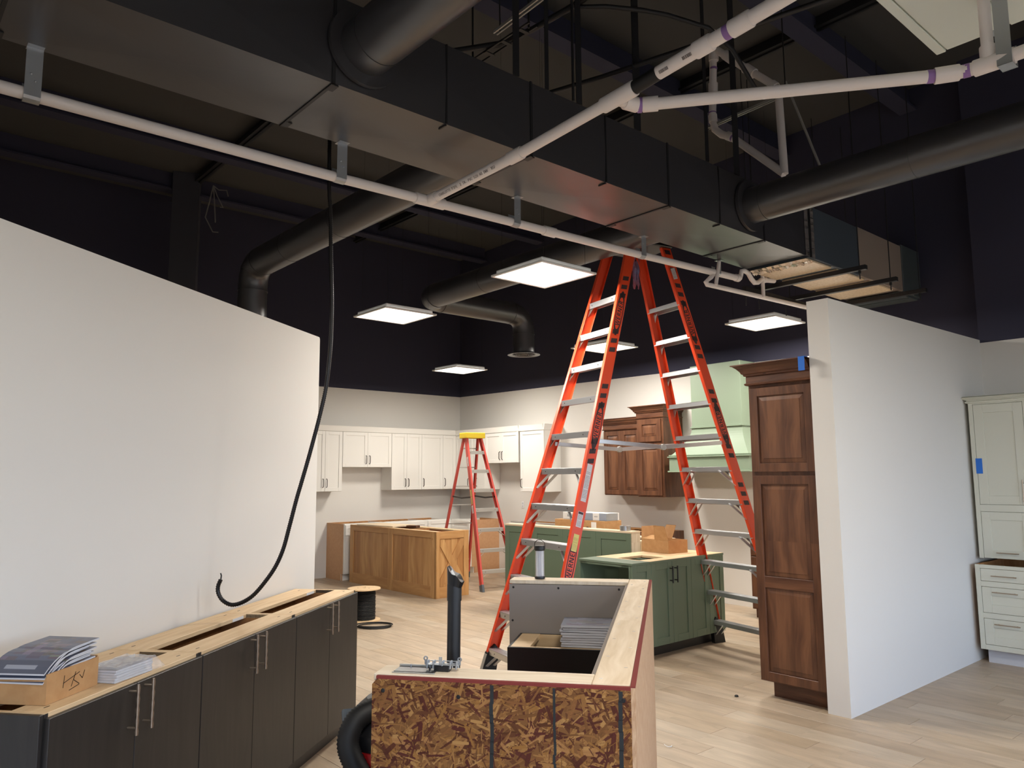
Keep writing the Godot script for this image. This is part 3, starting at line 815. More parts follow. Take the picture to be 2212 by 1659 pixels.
	m = Mb.new(); m.tube(gpath([Vector3(s, -3.53, 5.28), Vector3(s, -3.25, 4.985), Vector3(s, -2.99, 4.72), Vector3(s, -2.965, 4.62), Vector3(s, -2.95, 3.97)]), r, 20); part("pipe_run", m, mats.pvc, o)
	for f in [[Vector3(s, -3.545, 5.33), Vector3(s, -3.55, 5.18), 0.042], [Vector3(s, -3.565, 4.98), Vector3(s, -3.572, 4.86), 0.04], [Vector3(s, -3.583, 4.70), Vector3(s, -3.58, 4.63), 0.037], [Vector3(s, -3.45, 4.465), Vector3(s, -3.40, 4.43), 0.037], [Vector3(s, -3.44, 5.19), Vector3(s, -3.36, 5.10), 0.04], [Vector3(s, -3.25, 4.985), Vector3(s, -3.17, 4.90), 0.042], [Vector3(s, -3.02, 4.75), Vector3(s, -2.985, 4.71), 0.037]]:
		sleeve(o, f[0], f[1], f[2], mats.pvc)
	for f in [[Vector3(s, -3.556, 5.12), Vector3(s, -3.557, 5.10)], [Vector3(s, -3.584, 4.725), Vector3(s, -3.584, 4.71)], [Vector3(s, -3.40, 4.43), Vector3(s, -3.385, 4.415)], [Vector3(s, -3.36, 5.10), Vector3(s, -3.35, 5.09)]]:
		sleeve(o, f[0], f[1], 0.0325, mats.purple, "primer_band")

func overhead_bits():
	# white fan coil, upper right
	var o := thing("fan_coil", "white metal fan coil unit hung at the upper right corner", "fan coil", gp(3.81, -1.255, 3.6), FACE_S)
	var wm := mat(c8(214, 220, 210), 0.4)
	var m := Mb.new()
	m.cbox(Vector3(0.0, 0.012, 0.0), Vector3(1.3, 0.36, 0.9), 0.006); part("casing", m, wm, o)
	var x := 0.05
	for w in [0.265, 0.30, 0.30, 0.30]:
		m = Mb.new(); m.cbox(Vector3(x, 0.0, 0.012), Vector3(x + w - 0.006, 0.014, 0.89), 0.003); part("bottom_panel", m, wm, o)
		x += w
	m = Mb.new(); m.cbox(Vector3(0.0, 0.0, 0.0), Vector3(0.043, 0.014, 0.9), 0.003); part("edge_trim", m, wm, o)
	m = Mb.new(); m.box(Vector3(0.20, -0.004, -0.02), Vector3(0.27, 0.03, 0.03)); part("mounting_bracket", m, mats.galv, o)
	for k in [[0.1, 0.1], [1.2, 0.1], [0.1, 0.8], [1.2, 0.8]]:
		m = Mb.new(); m.tube([Vector3(k[0], 0.35, k[1]), Vector3(k[0], 1.9, k[1])], 0.005, 6); part("hanger_rod", m, mats.steel_black, o)
	# black steel strips that carry the duct
	var k2 := 0
	for e in [[2.71, 3.86, 0.034, "first black duct hanger strip right of the upper round duct"], [2.95, 3.86, 0.022, "short thin black hanger strip left of the white branch pipe"], [3.22, 3.86, 0.034, "black duct hanger strip crossing above the white branch pipe"], [3.77, 3.86, 0.05, "wide black hanger strip behind the rubber pipe coupling"], [4.55, 3.86, 0.03, "black hanger strip left of the white vent pipe loop"], [4.93, 3.86, 0.055, "black hanger strip in front of the white vent pipe loop"]]:
		var top := 5.5 if k2 != 1 else 4.45
		m = Mb.new(); m.cbox(Vector3(-0.002, 0, -e[2] * 0.7), Vector3(0.002, top - e[1], e[2] * 0.7), 0.0005)
		m.box(Vector3(-0.05, -0.0, -e[2] / 2), Vector3(0.002, 0.003, e[2] / 2))
		single("hanger_strip", e[3], "hanger", m, mats.steel_black, gp(e[0], -3.05, e[1]), FACE_S, "black strips hanging the main duct")
		k2 += 1
	m = Mb.new(); m.tube(gpath([Vector3(3.17, -3.05, 3.86), Vector3(3.17, -3.05, 5.5)]), 0.008, 8)
	single("hanger_rod", "thin black rod beside the duct hanger strip", "hanger", m, mats.steel_black)
	# conduit and cables under the roof
	m = Mb.new(); m.tube(gpath([Vector3(3.58, -3.667, 4.3), Vector3(3.70, -3.286, 4.3), Vector3(3.845, -2.706, 4.3), Vector3(4.2, -1.2, 4.3)]), 0.017, 10)
	single("conduit", "straight black conduit crossing behind the white branch pipe", "conduit", m, mats.steel_black)
	m = Mb.new(); m.tube(gpath([Vector3(2.75, -4.3, 4.56), Vector3(2.95, -4.18, 4.58), Vector3(3.108, -4.011, 4.6), Vector3(3.24, -3.814, 4.6), Vector3(3.317, -3.564, 4.62), Vector3(3.387, -3.197, 4.66), Vector3(3.42, -2.6, 4.75), Vector3(3.5, -1.4, 4.8)]), 0.022, 10)
	single("cable", "thick black cable sagging from the duct up to the roof", "cable", m, mats.steel_black)
	m = Mb.new(); m.tube(gpath([Vector3(3.387, -3.197, 4.63), Vector3(3.5, -3.07, 4.62), Vector3(3.70, -2.93, 4.61), Vector3(3.85, -2.847, 4.6), Vector3(4.182, -2.756, 4.6), Vector3(4.5, -2.78, 4.58), Vector3(5.0, -2.9, 4.5)]), 0.016, 10)
	single("cable", "black cable arching under the roof left of the vent pipes", "cable", m, mats.steel_black)
	o = thing("cable_rack", "short black steel ladder bracket holding the sagging cable", "bracket", gp(3.22, -3.80, 4.56), FACE_S)
	m = Mb.new(); m.box(Vector3(-0.35, 0, -0.04), Vector3(0.35, 0.012, -0.028)); m.box(Vector3(-0.35, 0, 0.028), Vector3(0.35, 0.012, 0.04)); part("rail", m, mats.steel_black, o)
	for i in 4:
		m = Mb.new(); m.box(Vector3(-0.3 + i * 0.18, -0.004, -0.04), Vector3(-0.27 + i * 0.18, 0.004, 0.04)); part("rung", m, mats.steel_black, o)
	for tt in [-0.3, 0.3]:
		m = Mb.new(); m.box(Vector3(tt, 0.0, -0.004), Vector3(tt + 0.012, 1.2, 0.004)); part("hanger_rod", m, mats.steel_black, o)
	var e2 := [["pair of bare metal strips above the upper round duct", 2.945, -3.75, -3.0], ["pair of bare metal strips behind the white vent pipe loop", 5.28, -3.65, -2.85]]
	for e in e2:
		o = thing("unistrut", e[0], "strut", gp(e[1], 0, 4.6), FACE_S - 3.0)
		for z in [-0.014, 0.014]:
			m = Mb.new(); m.box(Vector3(e[2], 0, z - 0.005), Vector3(e[3], 0.02, z + 0.005)); part("lip", m, mats.alu_dull, o)
		for tt in [e[2] + 0.05, e[3] - 0.05]:
			m = Mb.new(); m.tube([Vector3(tt, 0.0, 0), Vector3(tt, 0.9, 0)], 0.005, 6); part("hanger_rod", m, mats.steel_black, o)
	m = Mb.new(); m.tube(gpath([Vector3(5.45, -2.90, 4.72), Vector3(5.45, -2.60, 3.75)]), 0.010, 10)
	single("slanted_rod", "thin pale slanted pipe right of the white vent pipes", "pipe", m, mats.alu_dull)
	# hanging armoured cable on the left
	o = thing("flexible_conduit", "black ribbed flexible conduit hanging from the roof and curling above the dark cabinets", "conduit")
	var pts := [Vector3(-1.016, 5.4, -4.107), Vector3(-1.016, 3.45, -4.107), Vector3(-1.004, 3.1, -4.107), Vector3(-0.994, 2.81, -4.107), Vector3(-0.984, 2.55, -4.107), Vector3(-0.988, 2.29, -4.107), Vector3(-1.005, 2.1, -4.107), Vector3(-1.037, 1.938, -4.107), Vector3(-1.095, 1.7, -4.107), Vector3(-1.15, 1.495, -4.107), Vector3(-1.182, 1.36, -4.107), Vector3(-1.212, 1.24, -4.107), Vector3(-1.25, 1.15, -4.107), Vector3(-1.30, 1.075, -4.107), Vector3(-1.36, 1.005, -4.107), Vector3(-1.42, 0.967, -4.107), Vector3(-1.475, 0.956, -4.107), Vector3(-1.52, 0.978, -4.107), Vector3(-1.545, 1.015, -4.107), Vector3(-1.548, 1.05, -4.107), Vector3(-1.535, 1.085, -4.107)]
	var cv := Curve3D.new()
	for i in pts.size():
		var tang: Vector3 = ((pts[mini(i + 1, pts.size() - 1)] - pts[maxi(i - 1, 0)]) / 6.0)
		cv.add_point(pts[i], -tang, tang)
	var L := cv.get_baked_length()
	var path := []; var rad := []
	var n := int(L / 0.0036)
	for i in n + 1:
		path.append(cv.sample_baked(L * i / n, true)); rad.append(0.0105 + (0.0016 if i % 3 == 0 else (0.0 if i % 3 == 1 else -0.0012)))
	m = Mb.new(); m.tube(path, 0.0105, 10, true, rad)
	part("armour", m, mat(c8(40, 38, 38), 0.35, 0.6), o)
	m = Mb.new(); m.tube([Vector3(-1.535, 1.085, -4.107), Vector3(-1.532, 1.105, -4.105), Vector3(-1.536, 1.118, -4.104)], 0.0035, 6); part("wire_end", m, mats.rubber, o)
	# loose wires by the column
	o = thing("wire_bundle", "tangle of thin loose wires hanging in the dark beside the black column", "wires")
	var base := Vector3(-3.98, 5.50, -9.85)
	for q in [[Vector3(0, 0, 0), Vector3(0.1, -0.08, 0), Vector3(0.25, -0.1, 0.02), Vector3(0.27, -0.2, 0)], [Vector3(0, 0, 0), Vector3(-0.05, -0.25, 0), Vector3(-0.1, -0.6, 0.05), Vector3(0.02, -0.85, 0.0), Vector3(0.12, -0.86, 0)], [Vector3(0, 0, 0), Vector3(0.03, -0.3, 0), Vector3(0.06, -0.68, 0)], [Vector3(0, 0, 0), Vector3(0.08, -0.2, 0), Vector3(0.2, -0.42, 0.03), Vector3(0.14, -0.40, 0)]]:
		m = Mb.new(); var w := []
		for p in q: w.append(base + p * 0.75)
		m.tube(w, 0.008, 6); part("wire", m, mat(c8(120, 118, 116), 0.5), o)

# ---------------------------------------------------------------- cabinet parts
func frame_mb(w: float, h: float, th: float, rail: float) -> Mb:
	var m := Mb.new(); var c := 0.0015
	m.cbox(Vector3(0, 0, 0), Vector3(rail, h, th), c); m.cbox(Vector3(w - rail, 0, 0), Vector3(w, h, th), c)
	m.cbox(Vector3(rail, h - rail, 0), Vector3(w - rail, h, th), c); m.cbox(Vector3(rail, 0, 0), Vector3(w - rail, rail, th), c)
	return m

func raised_mb(x0: float, y0: float, x1: float, y1: float, z: float, rise := 0.010, slope := 0.032) -> Mb:
	var m := Mb.new(); var a := 0.006
	var r := [[x0, y0, x1, y1, z], [x0 + a, y0 + a, x1 - a, y1 - a, z], [x0 + a, y0 + a, x1 - a, y1 - a, z + 0.002], [x0 + a + slope, y0 + a + slope, x1 - a - slope, y1 - a - slope, z + rise - 0.003], [x0 + a + slope, y0 + a + slope, x1 - a - slope, y1 - a - slope, z + rise]]
	for i in r.size() - 1:
		var p: Array = r[i]; var q: Array = r[i + 1]
		var pc := [Vector3(p[0], p[1], p[4]), Vector3(p[2], p[1], p[4]), Vector3(p[2], p[3], p[4]), Vector3(p[0], p[3], p[4])]
		var qc := [Vector3(q[0], q[1], q[4]), Vector3(q[2], q[1], q[4]), Vector3(q[2], q[3], q[4]), Vector3(q[0], q[3], q[4])]
		var o := [Vector3(0, -1, 0.4), Vector3(1, 0, 0.4), Vector3(0, 1, 0.4), Vector3(-1, 0, 0.4)]
		for k in 4: m.quad_auto(pc[k], pc[(k + 1) % 4], qc[(k + 1) % 4], qc[k], o[k] if i > 0 else Vector3.BACK)
	var l: Array = r[4]
	m.quad(Vector3(l[0], l[1], l[4]), Vector3(l[2], l[1], l[4]), Vector3(l[2], l[3], l[4]), Vector3(l[0], l[3], l[4]), Vector3.BACK)
	return m

func arch_pull(l: float, d: float, r: float, horizontal := false) -> Mb:
	var m := Mb.new(); var pts := []
	for k in 13:
		var a := float(k) / 12.0
		var q := minf(1.0, minf(a, 1.0 - a) * 7.0)
		var z := d * sin(q * PI / 2)
		var y := (a - 0.5) * l
		pts.append(Vector3(y, 0, z) if horizontal else Vector3(0, y, z))
	m.tube(pts, r, 8)
	return m

func bar_pull(l: float, d: float, r: float, horizontal := false) -> Mb:
	var m := Mb.new()
	if horizontal: m.x = Transform3D(Basis(Vector3.BACK, -PI / 2), Vector3.ZERO)
	m.tube([Vector3(0, -l / 2, d), Vector3(0, l / 2, d)], r, 12)
	for k in [-1, 1]: m.tube([Vector3(0, k * l * 0.36, 0), Vector3(0, k * l * 0.36, d)], r * 0.8, 8)
	return m

# a door or drawer front on a cabinet: style "shaker", "raised", "slab"
func front(o: Node3D, called: String, x0: float, y0: float, x1: float, y1: float, z: float, mt: Material, style := "shaker", rail := 0.057, panel_mat: Material = null, rails_mat: Material = null) -> MeshInstance3D:
	var w := x1 - x0; var h := y1 - y0; var th := 0.02
	var d: MeshInstance3D
	if style == "slab":
		var m := Mb.new(); m.cbox(Vector3.ZERO, Vector3(w, h, th), 0.0015)
		return part(called, m, mt, o, Vector3(x0, y0, z))
	d = part(called, frame_mb(w, h, th, rail), mt, o, Vector3(x0, y0, z))
	if style == "shaker":
		var m := Mb.new(); m.box(Vector3(rail - 0.004, rail - 0.004, 0.002), Vector3(w - rail + 0.004, h - rail + 0.004, th - 0.009))
		part("panel", m, panel_mat if panel_mat else mt, d)
	elif style == "raised":
		part("panel", raised_mb(rail, rail, w - rail, h - rail, th - 0.014), panel_mat if panel_mat else mt, d)
	return d

func handle(d: Node3D, mb: Mb, mt: Material, x: float, y: float):
	part("handle", mb, mt, d, Vector3(x, y, 0.02))

# a wall cabinet with shaker doors; x runs from 0 to w, front at z = depth
func wall_cab(called: String, label: String, at: Vector3, turn: float, w: float, y0: float, y1: float, depth: float, doors: Array, mt: Material, group := "") -> Node3D:
	var o := thing(called, label, "cabinet", at + Vector3(0, y0, 0), turn, group)
	var m := Mb.new(); m.cbox(Vector3(0, 0, 0.0), Vector3(w, y1 - y0, depth - 0.02), 0.002)
	part("cabinet_body", m, mt, o)
	for e in doors:      # [x0, x1, handle x or -1, handle y]
		var d := front(o, "door", e[0] + 0.0015, 0.004, e[1] - 0.0015, y1 - y0 - 0.004, depth - 0.02, mt)
		if e.size() > 2: handle(d, arch_pull(0.14, 0.028, 0.0055), mats.bronze, e[2] - e[0], e[3])
	return o

func fascia(called: String, label: String, at: Vector3, turn: float, l: float, y: float, h: float, mt: Material, lean := 0.02, ret := 0.0) -> Node3D:
	var m := Mb.new()      # crown strip in profile, swept along x
	var pr := PackedVector2Array([Vector2(0, 0), Vector2(0.018, 0), Vector2(0.020, 0.012), Vector2(lean + 0.012, h - 0.012), Vector2(lean + 0.016, h), Vector2(0, h)])
	m.x = Transform3D(Basis(Vector3(0, 0, 1), Vector3(0, 1, 0), Vector3(1, 0, 0)), Vector3.ZERO)
	m.prism(pr, 0, l)
	if ret > 0:
		m.x = Transform3D(Basis(Vector3(1, 0, 0), Vector3(0, 1, 0), Vector3(0, 0, -1)), Vector3(l - 0.0, 0, 0.0))
		m.prism(pr, -0.02, ret)
	return single(called, label, "moulding", m, mt, at + Vector3(0, y, 0), turn)

func back_kitchen():
	var W: Material = mats.white_cab
	var g := "white shaker wall cabinets on the back walls"
	var bl := func(s: float) -> Vector3: return gp(s, BLW + 0.001)
	wall_cab("wall_cabinet", "white two door wall cabinet partly hidden by the left partition", bl.call(5.50), FACE_T, 0.608, 1.385, 2.352, 0.335, [[0, 0.304, 0.27, 0.13], [0.304, 0.608, 0.334, 0.13]], W, g)
	wall_cab("wall_cabinet", "short white two door wall cabinet mounted higher than its neighbours", bl.call(6.113), FACE_T, 0.925, 1.772, 2.352, 0.335, [[0, 0.462, 0.43, 0.12], [0.462, 0.925, 0.497, 0.12]], W, g)
	wall_cab("wall_cabinet", "tall white two door wall cabinet right of the short one", bl.call(7.042), FACE_T, 0.612, 1.388, 2.352, 0.335, [[0, 0.306, 0.27, 0.12], [0.306, 0.612, 0.335, 0.12]], W, g)
	wall_cab("wall_cabinet", "white wall cabinet with one wide door left of the red ladder", bl.call(7.656), FACE_T, 0.456, 1.388, 2.352, 0.335, [[0, 0.456, 0.035, 0.12]], W, g)
	wall_cab("wall_cabinet", "narrow white corner wall cabinet just behind the red ladder top", bl.call(8.114), FACE_T, 0.285, 1.388, 2.352, 0.335, [[0, 0.285, 0.035, 0.12]], W, g)
	fascia("crown_moulding", "plain white crown strip above the cabinets on the left back wall", gp(5.50, BLW + 0.332), FACE_T, 2.88, 2.353, 0.088, W)
	var rq := func(r: float) -> Vector3: return rw(r, 0.001)
	wall_cab("wall_cabinet", "white corner wall cabinet on the right back wall seen through the red ladder", rq.call(0.345), FACE_RW, 0.447, 1.385, 2.345, 0.335, [[0, 0.447, 0.41, 0.12]], W, g)
	wall_cab("wall_cabinet", "white wall cabinet between the red ladder legs with a handle on its left", rq.call(0.794), FACE_RW, 0.428, 1.385, 2.345, 0.335, [[0, 0.428, 0.2, 0.12]], W, g)
	var h := wall_cab("wall_cabinet", "short white two door cabinet over the empty range space right of the red ladder", rq.call(1.224), FACE_RW, 0.93, 1.83, 2.342, 0.335, [[0, 0.462, 0.43, 0.12], [0.462, 0.91, 0.495, 0.12]], W, g)
	var m := Mb.new(); m.cbox(Vector3(0.91, 0, 0), Vector3(0.945, 0.512, 0.36), 0.002); part("end_panel", m, W, h)
	wall_cab("wall_cabinet", "single door white wall cabinet left of the big orange ladder", rq.call(2.215), FACE_RW, 0.585, 1.362, 2.335, 0.36, [[0, 0.585, 0.04, 0.13]], W, g)
	fascia("crown_moulding", "plain white crown strip above the cabinets right of the corner", rw(0.375, 0.332), FACE_RW, 1.795, 2.346, 0.09, W, 0.02, 0.3)
	fascia("crown_moulding", "short white crown strip on the single door cabinet", rw(2.215, 0.357), FACE_RW, 0.59, 2.336, 0.09, W, 0.02, 0.34)
	# white base cabinets along the back left wall, no worktop yet
	var lab := ["white base cabinet with a bare tan end panel, left end of the back run", "white base cabinet behind the wooden island", "white base cabinet in the back corner behind the red ladder"]
	var xs := [[6.035, 6.80], [6.803, 7.60], [7.603, 8.10]]
	for k in 3:
		var s0: float = xs[k][0]; var w: float = xs[k][1] - s0
		var o := thing("base_cabinet", lab[k], "cabinet", gp(s0, BLW + 0.001), FACE_T, "white base cabinets without worktop")
		m = Mb.new(); m.cbox(Vector3(0.0, 0.105, 0.55), Vector3(w, 0.876, 0.585), 0.002); m.box(Vector3(w - 0.018, 0.1, 0), Vector3(w, 0.87, 0.55)); m.box(Vector3(0.018, 0.1, 0.0), Vector3(w - 0.018, 0.118, 0.55)); part("cabinet_body", m, W, o)
		m = Mb.new(); m.box(Vector3(0.0, 0.0, 0.0), Vector3(0.018, 0.876, 0.51)); m.box(Vector3(0, 0.105, 0.5), Vector3(0.018, 0.876, 0.55)); part("end_panel", m, mats.tan, o)
		m = Mb.new(); m.box(Vector3(0.018, 0.118, 0), Vector3(w - 0.018, 0.876, 0.012)); m.box(Vector3(0.018, 0.80, 0.012), Vector3(w - 0.018, 0.876, 0.03)); part("back_panel", m, mats.inner, o)
		m = Mb.new(); m.box(Vector3(0.018, 0.858, 0.45), Vector3(w - 0.018, 0.876, 0.55)); part("top_rail", m, W, o)
		m = Mb.new(); m.box(Vector3(0, 0, 0.48), Vector3(w, 0.104, 0.5)); part("toe_kick", m, W, o)
		front(o, "drawer", 0.01, 0.70, w - 0.005, 0.862, 0.585, W)
		for j in 2:
			var d := front(o, "door", 0.01 + j * (w - 0.015) / 2, 0.125, 0.007 + (j + 1) * (w - 0.015) / 2, 0.69, 0.585, W)
			handle(d, arch_pull(0.14, 0.028, 0.0055), mats.bronze, 0.035 if j else (w - 0.015) / 2 - 0.035, 0.46)
	# base cabinets on the right back wall up to the range gap
	for k in 2:
		var r0: float = [0.645, 2.17][k]; var w: float = [0.545, 0.75][k]
		var o := thing("base_cabinet", ["white base cabinet with a tan end panel seen through the red ladder", "white base cabinet behind the green bar wall below the single door cabinet"][k], "cabinet", rw(r0, 0.001), FACE_RW, "white base cabinets without worktop")
		m = Mb.new(); m.cbox(Vector3(0.0, 0.105, 0.59), Vector3(w, 0.876, 0.62), 0.002); m.box(Vector3(0, 0.1, 0), Vector3(0.018, 0.87, 0.59)); m.box(Vector3(0.018, 0.1, 0.0), Vector3(w - 0.018, 0.118, 0.59)); part("cabinet_body", m, W, o)
		m = Mb.new(); m.box(Vector3(w - 0.018, 0.0, 0.0), Vector3(w, 0.10, 0.53)); m.box(Vector3(w - 0.018, 0.10, 0.0), Vector3(w, 0.876, 0.59)); part("end_panel", m, mats.tan, o)
		m = Mb.new(); m.box(Vector3(0.018, 0.118, 0), Vector3(w - 0.018, 0.876, 0.03)); part("back_panel", m, mats.inner, o)
		m = Mb.new(); m.box(Vector3(0.018, 0.858, 0.49), Vector3(w - 0.018, 0.876, 0.59)); part("top_rail", m, W, o)
		m = Mb.new(); m.box(Vector3(0, 0, 0.52), Vector3(w - 0.019, 0.104, 0.54)); part("toe_kick", m, W, o)
		front(o, "drawer", 0.005, 0.70, w - 0.005, 0.862, 0.62, W)
		var d := front(o, "door", 0.005, 0.125, w - 0.005, 0.69, 0.62, W)
		handle(d, arch_pull(0.14, 0.028, 0.0055), mats.bronze, 0.05, 0.46)
	var ol := thing("wall_outlet", "white electrical outlet plate on the back wall left of the orange ladder", "outlet", rw(1.846, 0.001, 1.075), FACE_RW)
	m = Mb.new(); m.cbox(Vector3(-0.035, 0, 0), Vector3(0.035, 0.115, 0.006), 0.002); part("plate", m, mats.white_plastic, ol)
	for yy in [0.02, 0.065]:
		m = Mb.new(); m.cbox(Vector3(-0.017, yy, 0.006), Vector3(0.017, yy + 0.03, 0.008), 0.001); part("socket", m, mats.paper_edge, ol)
	m = Mb.new(); m.cbox(Vector3(0, 0, 0), Vector3(1.2, 0.025, 0.06), 0.002)
	single("metal_level", "long silver level lying on the base cabinets behind the green bar wall", "level", m, mats.alu_dull, rw(2.2, 0.5, 0.877), FACE_RW)

# ---------------------------------------------------------------- wooden island
func wood_island():
	var o := thing("kitchen_island", "knotty honey coloured wooden island with an X braced end, no worktop", "island", gp(6.06, -10.80), FACE_S)
	var L := 2.29; var D := 0.56; var h := 0.876; var m: Mb
	# carcass: thin walls, open top
	m = Mb.new(); m.box(Vector3(0, 0, -D), Vector3(0.02, h - 0.002, -0.022)); m.box(Vector3(0.02, 0.1, -D), Vector3(L - 0.022, 0.12, -0.022)); m.box(Vector3(0.02, 0.0, -D), Vector3(L - 0.022, h - 0.002, -D + 0.02)); m.box(Vector3(0.75, 0.1, -D + 0.02), Vector3(0.77, h - 0.002, -0.022)); m.box(Vector3(1.5, 0.1, -D + 0.02), Vector3(1.52, h - 0.002, -0.022))
	part("carcass", m, mats.inner, o)
	m = Mb.new()
	for e in [[0.02, 0.75], [0.77, 1.5], [1.52, L - 0.022]]:
		m.box(Vector3(e[0], h - 0.022, -0.12), Vector3(e[1], h - 0.002, -0.022)); m.box(Vector3(e[0], h - 0.022, -D + 0.02), Vector3(e[1], h - 0.002, -D + 0.12))
	part("top_rail", m, mats.maple_h, o)
	# long face toward the viewer: stiles, rails and boards
	var st := [[0.0, 0.10], [1.10, 1.22], [L - 0.115, L]]
	for e in st:
		m = Mb.new(); m.cbox(Vector3(e[0], 0, -0.02), Vector3(e[1], h, 0), 0.002); part("stile", m, mats.alder, o)
	for e in [[0.10, 1.10], [1.22, L - 0.115]]:
		m = Mb.new(); m.cbox(Vector3(e[0], h - 0.085, -0.02), Vector3(e[1], h, 0), 0.002); part("rail", m, mats.alder_h, o)
		m = Mb.new(); m.cbox(Vector3(e[0], 0, -0.02), Vector3(e[1], 0.155, 0), 0.002); part("rail", m, mats.alder_h, o)
		var n := 5; var x: float = e[0]; var wd: float = (e[1] - e[0])
		var cuts := [0.0, 0.2, 0.42, 0.58, 0.8, 1.0]
		for i in n:
			m = Mb.new(); m.cbox(Vector3(x + wd * cuts[i] + 0.0003, 0.15, -0.022), Vector3(x + wd * cuts[i + 1] - 0.0003, h - 0.08, -0.012), 0.0006)
			part("panel_board", m, [mats.alder_c, mats.alder, mats.alder_b, mats.alder, mats.alder_b][i] if e[0] < 1 else [mats.alder_b, mats.alder_c, mats.alder, mats.alder_b, mats.alder][i], o)
	# end with the X brace, facing +x
	var F := Transform3D(Basis(Vector3(0, 0, -1), Vector3(0, 1, 0), Vector3(1, 0, 0)), Vector3(L, 0, 0))      # x: back along the end, z: outwards
	for e in [[0.0, 0.07, 0.0, h, "stile"], [D - 0.085, D, 0.0, h, "stile"], [0.07, D - 0.085, h - 0.10, h, "rail"], [0.07, D - 0.085, 0.0, 0.145, "rail"]]:
		m = Mb.new(); m.x = F; m.cbox(Vector3(e[0], e[2], -0.022), Vector3(e[1], e[3], 0.0), 0.002); part(e[4], m, mats.alder if e[4] == "stile" else mats.alder_h, o)
	for i in 4:
		m = Mb.new(); m.x = F; var a := 0.07 + (D - 0.155) * i / 4.0; m.cbox(Vector3(a + 0.001, 0.14, -0.022), Vector3(a + (D - 0.155) / 4.0 - 0.001, h - 0.095, -0.0165), 0.002)
		part("panel_board", m, [mats.alder, mats.alder_b, mats.alder, mats.alder_c][i], o)
	var x0 := 0.075; var x1 := D - 0.09; var y0 := 0.15; var y1 := h - 0.105
	for k in 2:
		m = Mb.new(); m.x = F
		var p := Vector2(x0, y1) if k == 0 else Vector2(x0, y0); var q := Vector2(x1, y0) if k == 0 else Vector2(x1, y1)
		var wv := 0.062
		var sgn := -1.0 if k == 0 else 1.0
		m.prism(PackedVector2Array([p, p + Vector2(wv * 0.9, 0), q + Vector2(0, -sgn * wv * 1.5), q, q + Vector2(-wv * 0.9, 0), p + Vector2(0, sgn * wv * 1.5)]), -0.0165, 0.006 - 0.006 * k)
		part("brace", m, mats.alder if k == 0 else mats.alder_b, o)
	# board lying on top
	m = Mb.new(); m.cbox(Vector3(-0.42, 0, -0.22), Vector3(0.42, 0.02, 0.22), 0.002)
	single("loose_board", "pale loose board lying flat on the wooden island", "board", m, mats.pine_h, gp(6.30, -10.15, 0.877), FACE_S + 8.0)
	m = Mb.new(); m.cbox(Vector3(-0.09, 0, -0.05), Vector3(0.09, 0.03, 0.05), 0.004)
	single("wood_block", "small dark wood offcut on the rim of the wooden island", "offcut", m, mats.walnut_h, gp(6.36, -9.50, 0.877), FACE_S + 20.0)

